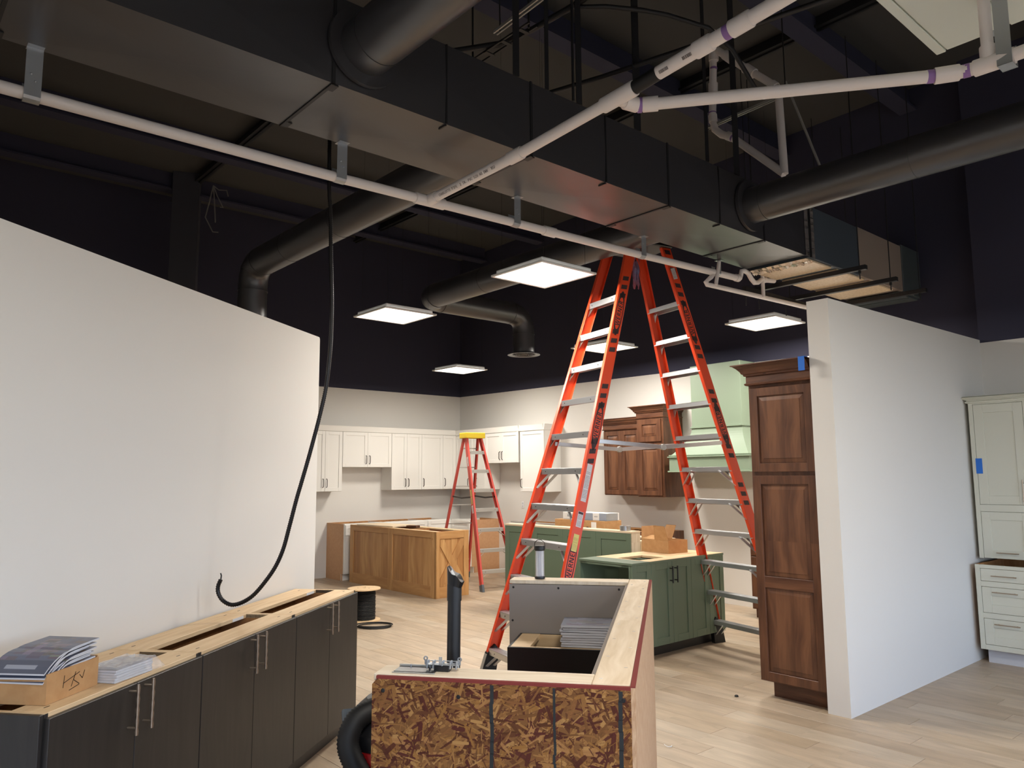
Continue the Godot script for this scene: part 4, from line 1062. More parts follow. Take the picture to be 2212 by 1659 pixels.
# ---------------------------------------------------------------- green units
func green_units():
	var G: Material = mats.green; var m: Mb
	# tall bar wall with four shaker panels
	var o := thing("bar_wall", "long green panelled bar wall with a pale plywood top behind the orange ladder", "bar wall", gp(6.294, -7.36), FACE_S)
	var L := 2.04; var h := 1.005
	m = Mb.new(); m.box(Vector3(0.01, 0.08, -0.12), Vector3(L - 0.01, h, -0.022)); m.box(Vector3(0.02, 0, -0.12), Vector3(L - 0.03, 0.08, -0.05)); part("core", m, mats.pine, o)
	for i in 4:
		front(o, "panel_frame", i * L / 4 + 0.001, 0.085, (i + 1) * L / 4 - 0.001, h, -0.02, G, "shaker", 0.075)
	m = Mb.new(); m.cbox(Vector3(0, 0.0, -0.02), Vector3(L, 0.083, 0.008), 0.002); part("base_strip", m, G, o)
	m = Mb.new(); m.cbox(Vector3(0, h, -0.14), Vector3(L + 0.004, h + 0.022, 0.004), 0.002); part("plywood_top", m, mats.pine_h, o)
	m = Mb.new(); m.cbox(Vector3(L - 0.012, 0, -0.14), Vector3(L + 0.002, h, 0.0), 0.002); part("raw_end", m, mats.pine, o)
	# base cabinets behind it
	o = thing("base_cabinet", "open topped bare plywood base cabinet behind the green bar wall", "cabinet", gp(6.44, -7.36), FACE_S)
	m = Mb.new()
	m.box(Vector3(0, 0.1, -0.6), Vector3(0.018, 0.90, 0)); m.box(Vector3(L - 0.018, 0.1, -0.6), Vector3(L, 0.90, 0)); m.box(Vector3(L / 2 - 0.009, 0.1, -0.6), Vector3(L / 2 + 0.009, 0.90, 0)); m.box(Vector3(0.018, 0.1, -0.6), Vector3(L - 0.018, 0.118, 0)); m.box(Vector3(0.05, 0, -0.53), Vector3(L - 0.05, 0.1, -0.02))
	part("carcass", m, mats.maple, o)
	m = Mb.new(); m.box(Vector3(0.0, 0.90, -0.14), Vector3(L, 0.918, 0)); m.box(Vector3(0, 0.90, -0.6), Vector3(L, 0.918, -0.42)); part("top_rail", m, mats.pine_h, o)
	# near green cabinet
	o = thing("base_cabinet", "green shaker base cabinet with black pulls, open niche end and cut out plywood top", "cabinet", gp(5.25, -4.44), FACE_T)
	var W := 1.38; var D := 0.64; h = 0.828
	m = Mb.new()
	# body: niche compartment at the left end opens along -x
	m.box(Vector3(0.0, 0.10, -D), Vector3(0.55, 0.12, -0.02)); m.box(Vector3(0.0, 0.12, -D), Vector3(0.55, h, -D + 0.018)); m.box(Vector3(0.0, 0.12, -0.04), Vector3(W, h, -0.02)); m.box(Vector3(0.53, 0.12, -D + 0.018), Vector3(0.55, h, -0.04))
	m.box(Vector3(0.0, h - 0.02, -D + 0.018), Vector3(0.13, h, -0.04)); m.box(Vector3(0.0, h - 0.02, -0.14), Vector3(0.55, h, -0.04)); m.box(Vector3(0.0, h - 0.02, -D + 0.018), Vector3(0.55, h, -D + 0.10))
	m.box(Vector3(W - 0.02, 0.1, -D), Vector3(W, h, -0.04)); m.box(Vector3(0.55, 0.1, -D), Vector3(W - 0.02, h, -D + 0.02)); m.box(Vector3(0.55, 0.1, -D + 0.02), Vector3(W - 0.02, 0.12, -0.04))
	part("carcass", m, G, o)
	m = Mb.new(); m.box(Vector3(0.0, 0.0, -D + 0.02), Vector3(W - 0.02, 0.1, -0.095)); part("toe_kick", m, mats.plastic_black, o)
	var xs := [0.0, 0.262, 0.562, 0.85, 1.13, 1.38]
	for i in 5:
		var d := front(o, "door", xs[i] + 0.0015, 0.105, xs[i + 1] - 0.0015, h, -0.02, G, "shaker", 0.062)
		if i == 1 or i == 2: handle(d, bar_pull(0.15, 0.034, 0.0065), mats.black_pull, xs[i + 1] - xs[i] - 0.035 if i == 1 else 0.035, h - 0.105 - 0.115)
	m = Mb.new(); m.cbox(Vector3(-0.004, h, -D - 0.004), Vector3(0.235, h + 0.02, 0.004), 0.002); part("painted_top", m, G, o)
	m = Mb.new()
	m.box(Vector3(0.235, h, -0.13), Vector3(W, h + 0.02, 0.0)); m.box(Vector3(0.235, h, -D), Vector3(W, h + 0.02, -0.40)); m.box(Vector3(0.62, h, -0.40), Vector3(W, h + 0.02, -0.13)); m.box(Vector3(0.235, h, -0.40), Vector3(0.26, h + 0.02, -0.13))
	part("plywood_top", m, mats.maple_h, o)
	m = Mb.new(); m.box(Vector3(0.235, h, 0.0), Vector3(W, h + 0.018, 0.004)); part("top_edge", m, G, o)

func crown(o: Node3D, x0: float, x1: float, y: float, z: float, depth: float, h: float, out: float, mt: Material, both := true):
	# a stepped cove crown mitred round the front and both ends
	var pr := [Vector2(0.0, 0.0), Vector2(0.012, 0.004), Vector2(0.016, 0.016), Vector2(0.004, 0.022), Vector2(0.004, h * 0.45), Vector2(0.016, h * 0.47), Vector2(0.02, h * 0.55), Vector2(0.03, h * 0.58), Vector2(0.036, h * 0.68), Vector2(0.055, h * 0.82), Vector2(out - 0.012, h * 0.93), Vector2(out, h * 0.95), Vector2(out, h)]
	var m := Mb.new()
	for i in pr.size() - 1:
		var p: Vector2 = pr[i]; var q: Vector2 = pr[i + 1]
		var n2 := Vector2(q.y - p.y, -(q.x - p.x))
		var xr0 := x1 + (p.x if both else 0.0); var xr1 := x1 + (q.x if both else 0.0)
		m.quad_auto(Vector3(x0 - p.x, y + p.y, z + p.x), Vector3(xr0, y + p.y, z + p.x), Vector3(xr1, y + q.y, z + q.x), Vector3(x0 - q.x, y + q.y, z + q.x), Vector3(0, n2.y, n2.x))
		m.quad_auto(Vector3(x0 - p.x, y + p.y, z + p.x), Vector3(x0 - p.x, y + p.y, z - depth), Vector3(x0 - q.x, y + q.y, z - depth), Vector3(x0 - q.x, y + q.y, z + q.x), Vector3(-n2.x, n2.y, 0))
		if both: m.quad_auto(Vector3(xr0, y + p.y, z + p.x), Vector3(xr0, y + p.y, z - depth), Vector3(xr1, y + q.y, z - depth), Vector3(xr1, y + q.y, z + q.x), Vector3(n2.x, n2.y, 0))
	var xe := x1 + (out if both else 0.0)
	m.quad(Vector3(x0 - out, y + h, z + out), Vector3(xe, y + h, z + out), Vector3(xe, y + h, z - depth), Vector3(x0 - out, y + h, z - depth), Vector3.UP)
	if not both: m.box(Vector3(x1 - 0.002, y, z - depth), Vector3(x1, y + h, z + 0.01))
	m.box(Vector3(x0, y, z - depth), Vector3(x1, y + h - 0.002, z - 0.002))
	part("crown", m, mt, o)

# ---------------------------------------------------------------- brown units and the hood
func brown_units():
	var m: Mb; var V: Material = mats.walnut_v; var P: Material = mats.walnut
	var o := thing("wall_cabinet", "stained brown two door wall cabinet behind the orange ladder, the lower one", "cabinet", rw(4.065, 0.001, 1.335), FACE_RW, "stained brown wall cabinets")
	m = Mb.new(); m.cbox(Vector3(0, 0, 0), Vector3(0.70, 0.92, 0.315), 0.002); part("cabinet_body", m, V, o)
	front(o, "door", 0.012, 0.012, 0.345, 0.90, 0.315, V, "raised", 0.062, P); front(o, "door", 0.349, 0.012, 0.685, 0.90, 0.315, V, "raised", 0.062, P)
	crown(o, 0.0, 0.70, 0.915, 0.325, 0.32, 0.165, 0.05, mats.walnut_h, false)
	o = thing("wall_cabinet", "stained brown wall cabinet with a drawer front over one door, left of the hood", "cabinet", rw(4.772, 0.001, 1.323), FACE_RW, "stained brown wall cabinets")
	m = Mb.new(); m.cbox(Vector3(0, 0, 0), Vector3(0.465, 1.055, 0.40), 0.002); part("cabinet_body", m, V, o)
	front(o, "door", 0.035, 0.02, 0.43, 0.70, 0.40, V, "raised", 0.062, P); front(o, "drawer", 0.035, 0.735, 0.43, 1.035, 0.40, V, "raised", 0.07, P)
	crown(o, 0.0, 0.465, 1.05, 0.40, 0.39, 0.17, 0.085, mats.walnut_h)
	# base units under them
	for k in 2:
		var r0: float = [3.6, 6.62][k]; var w: float = [1.6, 1.2][k]
		o = thing("base_cabinet", ["stained brown open topped base cabinet behind the open cardboard box", "stained brown base cabinet mostly hidden behind the tall brown cabinet"][k], "cabinet", rw(r0, 0.001), FACE_RW, "stained brown base cabinets")
		m = Mb.new(); m.cbox(Vector3(0, 0.105, 0.57), Vector3(w, 0.876, 0.60), 0.002); m.box(Vector3(0, 0.105, 0), Vector3(0.018, 0.876, 0.57)); m.box(Vector3(w - 0.018, 0.105, 0), Vector3(w, 0.876, 0.57)); m.box(Vector3(0.018, 0.105, 0), Vector3(w - 0.018, 0.12, 0.57)); part("cabinet_body", m, V, o)
		m = Mb.new(); m.box(Vector3(0, 0, 0.02), Vector3(w, 0.104, 0.53)); part("toe_kick", m, mats.walnut_h, o)
		m = Mb.new(); m.box(Vector3(0.018, 0.12, 0), Vector3(w - 0.018, 0.876, 0.012)); m.box(Vector3(0.018, 0.858, 0.012), Vector3(w - 0.018, 0.876, 0.10)); m.box(Vector3(0.018, 0.858, 0.46), Vector3(w - 0.018, 0.876, 0.57)); m.box(Vector3(w / 2 - 0.01, 0.12, 0.012), Vector3(w / 2 + 0.01, 0.857, 0.57)); part("inner_frame", m, mats.inner, o)
		for j in 2:
			front(o, "drawer", 0.02 + j * w / 2, 0.70, (j + 1) * w / 2 - 0.02, 0.855, 0.60, V, "raised", 0.045, P)
			front(o, "door", 0.02 + j * w / 2, 0.125, (j + 1) * w / 2 - 0.02, 0.685, 0.60, V, "raised", 0.062, P)
	# sage green range hood
	o = thing("range_hood", "sage green painted wooden range hood with a flared skirt on the back wall", "range hood", rw(5.40, 0.001, 1.645), FACE_RW)
	var W := 1.19; var S: Material = mats.sage
	m = Mb.new(); m.cbox(Vector3(0.0, 0.02, 0), Vector3(W, 0.185, 0.50), 0.003); part("apron", m, S, o)
	for yy in [[0.0, 0.02, 0.018], [0.185, 0.20, 0.018], [0.205, 0.222, 0.004]]:
		m = Mb.new(); m.cbox(Vector3(-yy[2], yy[0], 0), Vector3(W + yy[2], yy[1], 0.50 + yy[2]), 0.004); part("moulding", m, S, o)
	m = Mb.new()
	var cx0 := 0.24; var cx1 := 0.99; var n := 12
	for i in n:
		var a := float(i) / n; var b := float(i + 1) / n
		var fa := pow(1 - a, 1.75); var fb := pow(1 - b, 1.75)
		var ya := 0.20 + a * 0.36; var yb := 0.20 + b * 0.36
		var la := lerpf(cx0, 0.0, fa); var lb := lerpf(cx0, 0.0, fb); var ra := lerpf(cx1, W, fa); var rb := lerpf(cx1, W, fb); var za := lerpf(0.32, 0.50, fa); var zb := lerpf(0.32, 0.50, fb)
		m.quad_auto(Vector3(la, ya, za), Vector3(ra, ya, za), Vector3(rb, yb, zb), Vector3(lb, yb, zb), Vector3(0, 0.3, 1))
		m.quad_auto(Vector3(la, ya, za), Vector3(la, ya, 0), Vector3(lb, yb, 0), Vector3(lb, yb, zb), Vector3(-1, 0.3, 0))
		m.quad_auto(Vector3(ra, ya, za), Vector3(ra, ya, 0), Vector3(rb, yb, 0), Vector3(rb, yb, zb), Vector3(1, 0.3, 0))
	part("flared_skirt", m, S, o)
	m = Mb.new(); m.cbox(Vector3(cx0 - 0.018, 0.555, 0), Vector3(cx1 + 0.018, 0.572, 0.338), 0.006); m.cbox(Vector3(cx0 - 0.008, 0.572, 0), Vector3(cx1 + 0.008, 0.584, 0.328), 0.003); part("moulding", m, S, o)
	m = Mb.new(); m.cbox(Vector3(cx0, 0.58, 0), Vector3(cx1, 1.36, 0.32), 0.003); part("chimney", m, S, o)
	# tall brown pantry cabinet against the right partition
	o = thing("tall_cabinet", "tall dark stained wood pantry cabinet with raised panels against the right partition", "cabinet", gp(5.21, -3.205), FACE_S)
	var w := 0.518; var D := 0.60
	m = Mb.new(); m.cbox(Vector3(0, 0.117, -D), Vector3(w, 2.30, -0.0), 0.002); part("cabinet_body", m, V, o)
	m = Mb.new(); m.box(Vector3(0.062, 0, -D + 0.02), Vector3(w, 0.116, -0.07)); part("toe_kick", m, mats.walnut_h, o)
	front(o, "door", 0.016, 1.632, w - 0.002, 2.262, 0.0, V, "raised", 0.062, P)
	var d := part("door", frame_mb(w - 0.018, 1.475, 0.02, 0.062), V, o, Vector3(0.016, 0.128, 0.0))
	m = Mb.new(); m.cbox(Vector3(0.062, 0.66, 0), Vector3(w - 0.08, 0.742, 0.02), 0.0015); part("mid_rail", m, mats.walnut_h, d)
	part("panel", raised_mb(0.062, 0.062, w - 0.08, 0.66, 0.006), P, d); part("panel", raised_mb(0.062, 0.742, w - 0.08, 1.413, 0.006), P, d)
	crown(o, 0.0, w, 2.285, 0.02, D, 0.16, 0.088, mats.walnut_h, false)
	m = Mb.new(); m.cbox(Vector3(-0.045, -0.10, 0.0), Vector3(0.004, 0.002, 0.0012), 0.0004); m.box(Vector3(-0.045, 0.0, -0.05), Vector3(0.004, 0.0025, 0.0012))
	single("masking_tape", "piece of blue masking tape on the crown of the tall brown cabinet", "tape", m, mats.blue_tape, gp(5.10, -2.686, 2.446), FACE_S)

# ---------------------------------------------------------------- right hand side
func right_side():
	var K: Material = mats.greige; var m: Mb
	var o := thing("base_cabinet", "pale greige three drawer base cabinet right of the white partition", "cabinet", gp(7.48, -2.475), FACE_S)
	var w := 0.62; var D := 0.71
	m = Mb.new(); m.box(Vector3(0, 0.118, -D), Vector3(0.018, 0.828, -0.02)); m.box(Vector3(w - 0.018, 0.118, -D), Vector3(w, 0.828, -0.02)); m.box(Vector3(0.018, 0.118, -D), Vector3(w - 0.018, 0.136, -0.02)); m.box(Vector3(0.018, 0.136, -D), Vector3(w - 0.018, 0.828, -D + 0.012)); part("carcass", m, mats.inner, o)
	m = Mb.new()
	m.cbox(Vector3(0, 0.118, -0.02), Vector3(0.038, 0.828, 0), 0.0015); m.cbox(Vector3(w - 0.038, 0.118, -0.02), Vector3(w, 0.828, 0), 0.0015)
	for y in [[0.118, 0.16], [0.38, 0.425], [0.645, 0.69], [0.798, 0.828]]: m.cbox(Vector3(0.038, y[0], -0.02), Vector3(w - 0.038, y[1], 0), 0.0015)
	part("face_frame", m, K, o)
	m = Mb.new(); m.box(Vector3(0.03, 0, -D), Vector3(w - 0.02, 0.117, -0.078)); part("toe_kick", m, mats.paper_edge, o)
	for e in [[0.693, 0.795, false], [0.428, 0.642, true], [0.163, 0.377, true]]:
		var d := front(o, "drawer", 0.041, e[0], w - 0.041, e[1], -0.021, K, "shaker" if e[2] else "slab", 0.07)
		handle(d, bar_pull(0.19, 0.028, 0.0045, true), mats.nickel, 0.18, (e[1] - e[0]) - (0.038 if e[2] else 0.055))
	o = thing("tall_cabinet", "pale greige upper hutch cabinet standing over the drawer base at the right edge", "cabinet", gp(7.65, -2.487), FACE_S)
	D = 0.55; w = 0.64
	m = Mb.new(); m.cbox(Vector3(0.0, 0.878, -D), Vector3(w, 2.24, -0.021), 0.002); part("cabinet_body", m, K, o)
	m = Mb.new()
	m.cbox(Vector3(0, 0.868, -0.02), Vector3(0.036, 2.24, 0), 0.0015); m.cbox(Vector3(0.425, 0.868, -0.02), Vector3(0.463, 2.24, 0), 0.0015); m.cbox(Vector3(0.036, 2.225, -0.02), Vector3(0.425, 2.24, 0), 0.0015); m.cbox(Vector3(0.036, 1.275, -0.02), Vector3(0.425, 1.335, 0), 0.0015)
	part("face_frame", m, K, o)
	var d := front(o, "door", 0.039, 1.338, 0.422, 2.222, -0.021, K, "shaker", 0.075); handle(d, bar_pull(0.19, 0.03, 0.0045), mats.nickel, 0.345, 0.12)
	d = front(o, "door", 0.039, 0.872, 0.422, 1.272, -0.021, K, "shaker", 0.07); handle(d, bar_pull(0.17, 0.028, 0.0045, true), mats.nickel, 0.19, 0.05)
	front(o, "door", 0.466, 0.872, w - 0.004, 2.222, -0.021, K, "shaker", 0.06)
	crown(o, -0.004, w, 2.235, 0.0, D, 0.065, 0.03, K, false)
	m = Mb.new(); m.cbox(Vector3(-0.03, 0.0, 0.0), Vector3(0.022, 0.135, 0.0012), 0.0004)
	single("masking_tape", "piece of blue masking tape on the edge of the greige hutch door", "tape", m, mats.blue_tape, gp(7.649, -2.428, 1.607), FACE_S)

# ---------------------------------------------------------------- ladders
func ladder_rail(o: Node3D, foot: Vector3, top: Vector3, inward: Vector3, outer: Vector3, w: float, fl: float, mt: Material, lift: float) -> Array:
	# C channel: web between q = 0 and w (towards the inside of the A), flanges turned to the other rail. Returns its frame.
	var e := (top - foot).normalized()
	var q := (inward - e * inward.dot(e)).normalized()
	var n := e.cross(q)
	var mir := 1.0
	if n.dot(outer) < 0: n = -n
	var b := Basis(q, e, n)
	var m := Mb.new(); m.x = Transform3D(b, foot)
	var l := (top - foot).length(); var th := 0.004
	m.cbox(Vector3(0, lift, -th), Vector3(w, l, 0), 0.001); m.cbox(Vector3(0, lift, -fl), Vector3(th, l, -th), 0.001); m.cbox(Vector3(w - th, lift, -fl), Vector3(w, l, -th), 0.001)
	part("rail", m, mt, o)
	return [Transform3D(b, foot), l]

func ladder_step(o: Node3D, p: Vector3, q: Vector3, inward: Vector3, depth: float, mt: Material, front_h := 0.05):
	# tread from p to q (front upper edge), reaching inwards
	var along := (q - p).normalized(); var l := (q - p).length()
	var m := Mb.new(); m.x = Transform3D(Basis(along, Vector3.UP, along.cross(Vector3.UP)), p)
	var s := 1.0 if along.cross(Vector3.UP).dot(inward) > 0 else -1.0
	var z := func(a: float, b: float, y0: float, y1: float):
		m.cbox(Vector3(0, y0, minf(s * a, s * b)), Vector3(l, y1, maxf(s * a, s * b)), 0.001)
	z.call(0.0, depth, -0.004, 0.0); z.call(0.0, 0.004, -front_h, -0.004); z.call(depth - 0.004, depth, -front_h * 0.8, -0.004)
	for k in 4: z.call(depth * (0.18 + 0.2 * k), depth * (0.24 + 0.2 * k), 0.0, 0.0018)
	var st := part("step", m, mt, o)
	for a in [0.14, 0.82]:
		var r := Mb.new(); r.x = Transform3D(Basis(along, Vector3.UP, along.cross(Vector3.UP)), p) * Transform3D(Basis(Vector3.RIGHT, -PI / 2 * s * -1.0), Vector3(l * a, -front_h * 0.5, 0))
		r.lathe([Vector2(0.005, 0.0), Vector2(0.0045, 0.002), Vector2(0, 0.003)], 8)
		r.lathe([Vector2(0.005, 0.0), Vector2(0.0045, -0.002), Vector2(0, -0.003)], 8)
		part("rivet", r, mats.steel_black, st)

func on_rail(o: Node3D, fr: Transform3D, mb: Mb, mt: Material, called: String):
	part(called, mb, mt, o)

func big_ladder():
	var C := Vector3(1.123, 0, -6.669); var ph := deg_to_rad(151.4)
	var v := Vector3(sin(ph), 0, -cos(ph)); var u := Vector3(sin(ph - PI / 2), 0, -cos(ph - PI / 2))
	var o := thing("step_ladder", "very tall orange twin step ladder with aluminium steps in the middle of the room", "ladder")
	var Ya := 3.66; var wb := 0.944; var wt := 0.370; var w := 0.093; var d0 := 0.218
	var A := C + Vector3(0, Ya, 0)
	for side in [-1.0, 1.0]:
		var D := 1.349 if side < 0 else 1.296
		var inward: Vector3 = u * -side
		var fl: Array = []
		for k in [-1.0, 1.0]:
			var F: Vector3 = C + u * side * D + v * k * wb / 2
			var T: Vector3 = A + u * side * d0 + v * k * wt / 2
			fl.append([F, T, ladder_rail(o, F, T, inward, v * k, w, 0.034, mats.orange, 0.14)])
		var l: float = (fl[0][1] - fl[0][0]).length()
		for k in range(1, 12):
			var s := 0.3048 * k - 0.071
			var p: Vector3 = fl[0][0].lerp(fl[0][1], s / l) + v * 0.006
			var q: Vector3 = fl[1][0].lerp(fl[1][1], s / l) - v * 0.006
			ladder_step(o, p, q, inward, 0.088, mats.alu)
			# braces: knee braces on the lower steps, small gussets higher up
			for j in 2:
				var E: Vector3 = (fl[j][1] - fl[j][0]).normalized(); var in_: Vector3 = v * (1.0 if j == 0 else -1.0)
				var base: Vector3 = fl[j][0] + E * s + inward * 0.02
				if k <= 6:
					for off in [0.004, 0.07]:
						var a: Vector3 = base + in_ * 0.16 + inward * off + Vector3(0, -0.03, 0); var b: Vector3 = fl[j][0] + E * (s - 0.17) + in_ * 0.012 + inward * (0.02 + off) 
						var m := Mb.new(); m.bar(a, b, 0.024, 0.005, in_.cross(E)); part("knee_brace", m, mats.alu, o)
				else:
					var m := Mb.new()
					var a: Vector3 = base + in_ * 0.012 + Vector3(0, -0.04, 0); 
					var tri3 := [a, a + in_ * 0.05, a - E * 0.075]
					var nn := inward
					m.tri(tri3[0], tri3[1], tri3[2], nn); m.tri(tri3[0], tri3[1], tri3[2], -nn)
					var off := inward * 0.004
					m.quad_auto(tri3[1], tri3[2], tri3[2] + off, tri3[1] + off, in_); m.tri(tri3[0] + off, tri3[1] + off, tri3[2] + off, nn)
					part("gusset", m, mats.alu_dull, o)
		for j in 2:        # feet
			var fr: Transform3D = fl[j][2][0]
			var m := Mb.new(); m.x = fr
			m.prism(PackedVector2Array([Vector2(-0.004, 0.20), Vector2(-0.004, 0.0), Vector2(0.03, -0.012), Vector2(0.10, -0.03), Vector2(0.115, -0.018), Vector2(0.125, 0.06), Vector2(0.097, 0.24), Vector2(0.05, 0.28)]), -0.04, 0.006)
			part("rubber_foot", m, mats.rubber, o)
			m = Mb.new(); m.x = fr; m.cbox(Vector3(-0.007, 0.01, -0.036), Vector3(-0.003, 0.19, 0.004), 0.001); part("foot_plate", m, mats.alu_dull, o)
		# stickers and lettering on the near rail (outside of the web)
		var fr: Transform3D = fl[1][2][0]
		var zz := 0.0008
		var sets: Array = [[3.36, 2.86, 2.37, 1.90], [3.12, 2.12, 1.02]] if side < 0 else [[3.66, 3.35, 2.86, 2.37, 1.95, 1.52], [3.10, 2.16]]
		for s in sets[0]:
			for i in 3:
				var m := Mb.new(); m.x = fr
				var y: float = s + (i - 1) * 0.082
				m.prism(PackedVector2Array([Vector2(0.018, y - 0.022), Vector2(0.075, y - 0.004), Vector2(0.075, y + 0.036), Vector2(0.018, y + 0.018)]), 0.0, zz)
				part("black_stripe", m, mats.ink, o)
		for s in sets[1]:
			var m := Mb.new(); m.x = fr
			var n := 40; var rx := 0.036; var ry := 0.205
			for i in n:      # oval ring, heavier at its tips
				var a := TAU * i / n; var b := TAU * (i + 1) / n
				var po := func(t: float, f: float) -> Vector3: return Vector3(0.0465 + cos(t) * rx * f, s + sin(t) * ry * (f if f == 1.0 else 0.72), zz)
				m.quad(po.call(a, 1.0), po.call(b, 1.0), po.call(b, 0.80), po.call(a, 0.80), Vector3.BACK)
			part("logo_ring", m, mats.ink, o)
			var tm := TextMesh.new(); tm.text = "WERNER"; var f := SystemFont.new(); f.font_names = PackedStringArray(["Droid Sans"]); f.font_weight = 700; tm.font = f
			tm.font_size = 32; tm.pixel_size = 0.056 / 32.0; tm.depth = 0.0006
			var t := MeshInstance3D.new(); t.mesh = tm; t.material_override = mats.ink; t.name = "lettering"; o.add_child(t, true)
			var tb := Basis(fr.basis.y, fr.basis.z.cross(fr.basis.y), fr.basis.z)
			t.transform = Transform3D(tb, fr * Vector3(0.0465, s, 0.0006))
		var labs: Array = [[1.50, 1.80, "w"], [1.30, 1.42, "d"], [1.115, 1.245, "y"]] if side < 0 else [[3.50, 3.60, "w"]]
		for e in labs:
			var m := Mb.new(); m.x = fr
			m.quad_uv(Vector3(0.024, e[0], 0.001), Vector3(0.072, e[0], 0.001), Vector3(0.072, e[1], 0.001), Vector3(0.024, e[1], 0.001), Vector3.BACK)
			var mt: Material = {"w": tex_mat(label_tex(c8(214, 208, 208), c8(120, 114, 118), 2)), "d": tex_mat(label_tex(c8(220, 214, 212), c8(60, 54, 56), 3, c8(60, 34, 38))), "y": tex_mat(label_tex(c8(220, 204, 120), c8(150, 132, 70), 4))}[e[2]]
			part("warning_label", m, mt, o)
	# spreader bars, folded straight, near and far side
	for k in [-1.0, 1.0]:
		var hs := 1.98
		var Fl: Vector3 = C - u * 1.349 + v * k * wb / 2; var Tl: Vector3 = A - u * d0 + v * k * wt / 2
		var Fr: Vector3 = C + u * 1.296 + v * k * wb / 2; var Tr: Vector3 = A + u * d0 + v * k * wt / 2
		var a: Vector3 = Fl.lerp(Tl, hs / (Tl - Fl).length()) + u * 0.07 - v * k * 0.02; var b: Vector3 = Fr.lerp(Tr, hs / (Tr - Fr).length()) - u * 0.07 - v * k * 0.02
		var c := (a + b) / 2 + Vector3(0, -0.045, 0)
		var m := Mb.new(); m.bar(a, c, 0.012, 0.034, v, 0.002); part("spreader_bar", m, mats.alu, o)
		m = Mb.new(); m.bar(c + v * k * 0.004, b + v * k * 0.004, 0.012, 0.034, v, 0.002); part("spreader_bar", m, mats.alu, o)
		m = Mb.new(); m.x = Transform3D(Basis(u, v, u.cross(v)), c); m.lathe([Vector2(0, 0.014), Vector2(0.026, 0.014), Vector2(0.026, -0.014), Vector2(0, -0.014)], 16); part("hinge", m, mats.alu_dull, o)
	# top cap
	var m := Mb.new(); m.x = Transform3D(Basis(v, Vector3.UP, v.cross(Vector3.UP)), A + Vector3(0, 0.0, 0))
	m.cbox(Vector3(-0.22, -0.05, -0.235), Vector3(0.22, 0.02, 0.235), 0.008)
	part("top_cap", m, mats.plastic_black, o)
	# rag hung over the ladder head
	m = Mb.new()
	var nz := FastNoiseLite.new(); nz.seed = 9; nz.frequency = 1.0
	var N := 14
	var pr := A + u * 0.11 - v * 0.16 + Vector3(0, -0.02, 0)
	var at := func(i: int, j: int) -> Vector3:
		var a := float(i) / N; var d := float(j) / N
		var x := (a - 0.5) * 0.11 * (1.0 - 0.45 * d) ; var y := -d * 0.30 - 0.03 * sin(a * 9.0) * d
		return pr + u * (x + 0.02) + Vector3(0, y, 0) + (-v) * (0.02 + 0.022 * nz.get_noise_2d(a * 3.0, d * 3.0) + 0.012 * sin(a * 14.0))
	for i in N:
		for j in N:
			var p: Vector3 = at.call(i, j); var q: Vector3 = at.call(i + 1, j); var r: Vector3 = at.call(i + 1, j + 1); var s: Vector3 = at.call(i, j + 1)
			m.quad_auto(p, q, r, s, -v); 
			m.quad_auto(p + v * 0.003, q + v * 0.003, r + v * 0.003, s + v * 0.003, v)
	single("rag", "crumpled red and blue rag hanging at the head of the orange ladder", "rag", m, tri_mat(noise_tex(c8(196, 70, 66), c8(128, 134, 170), 12, 0.012, 128, 2), 0.9, 2.0, 0.2))

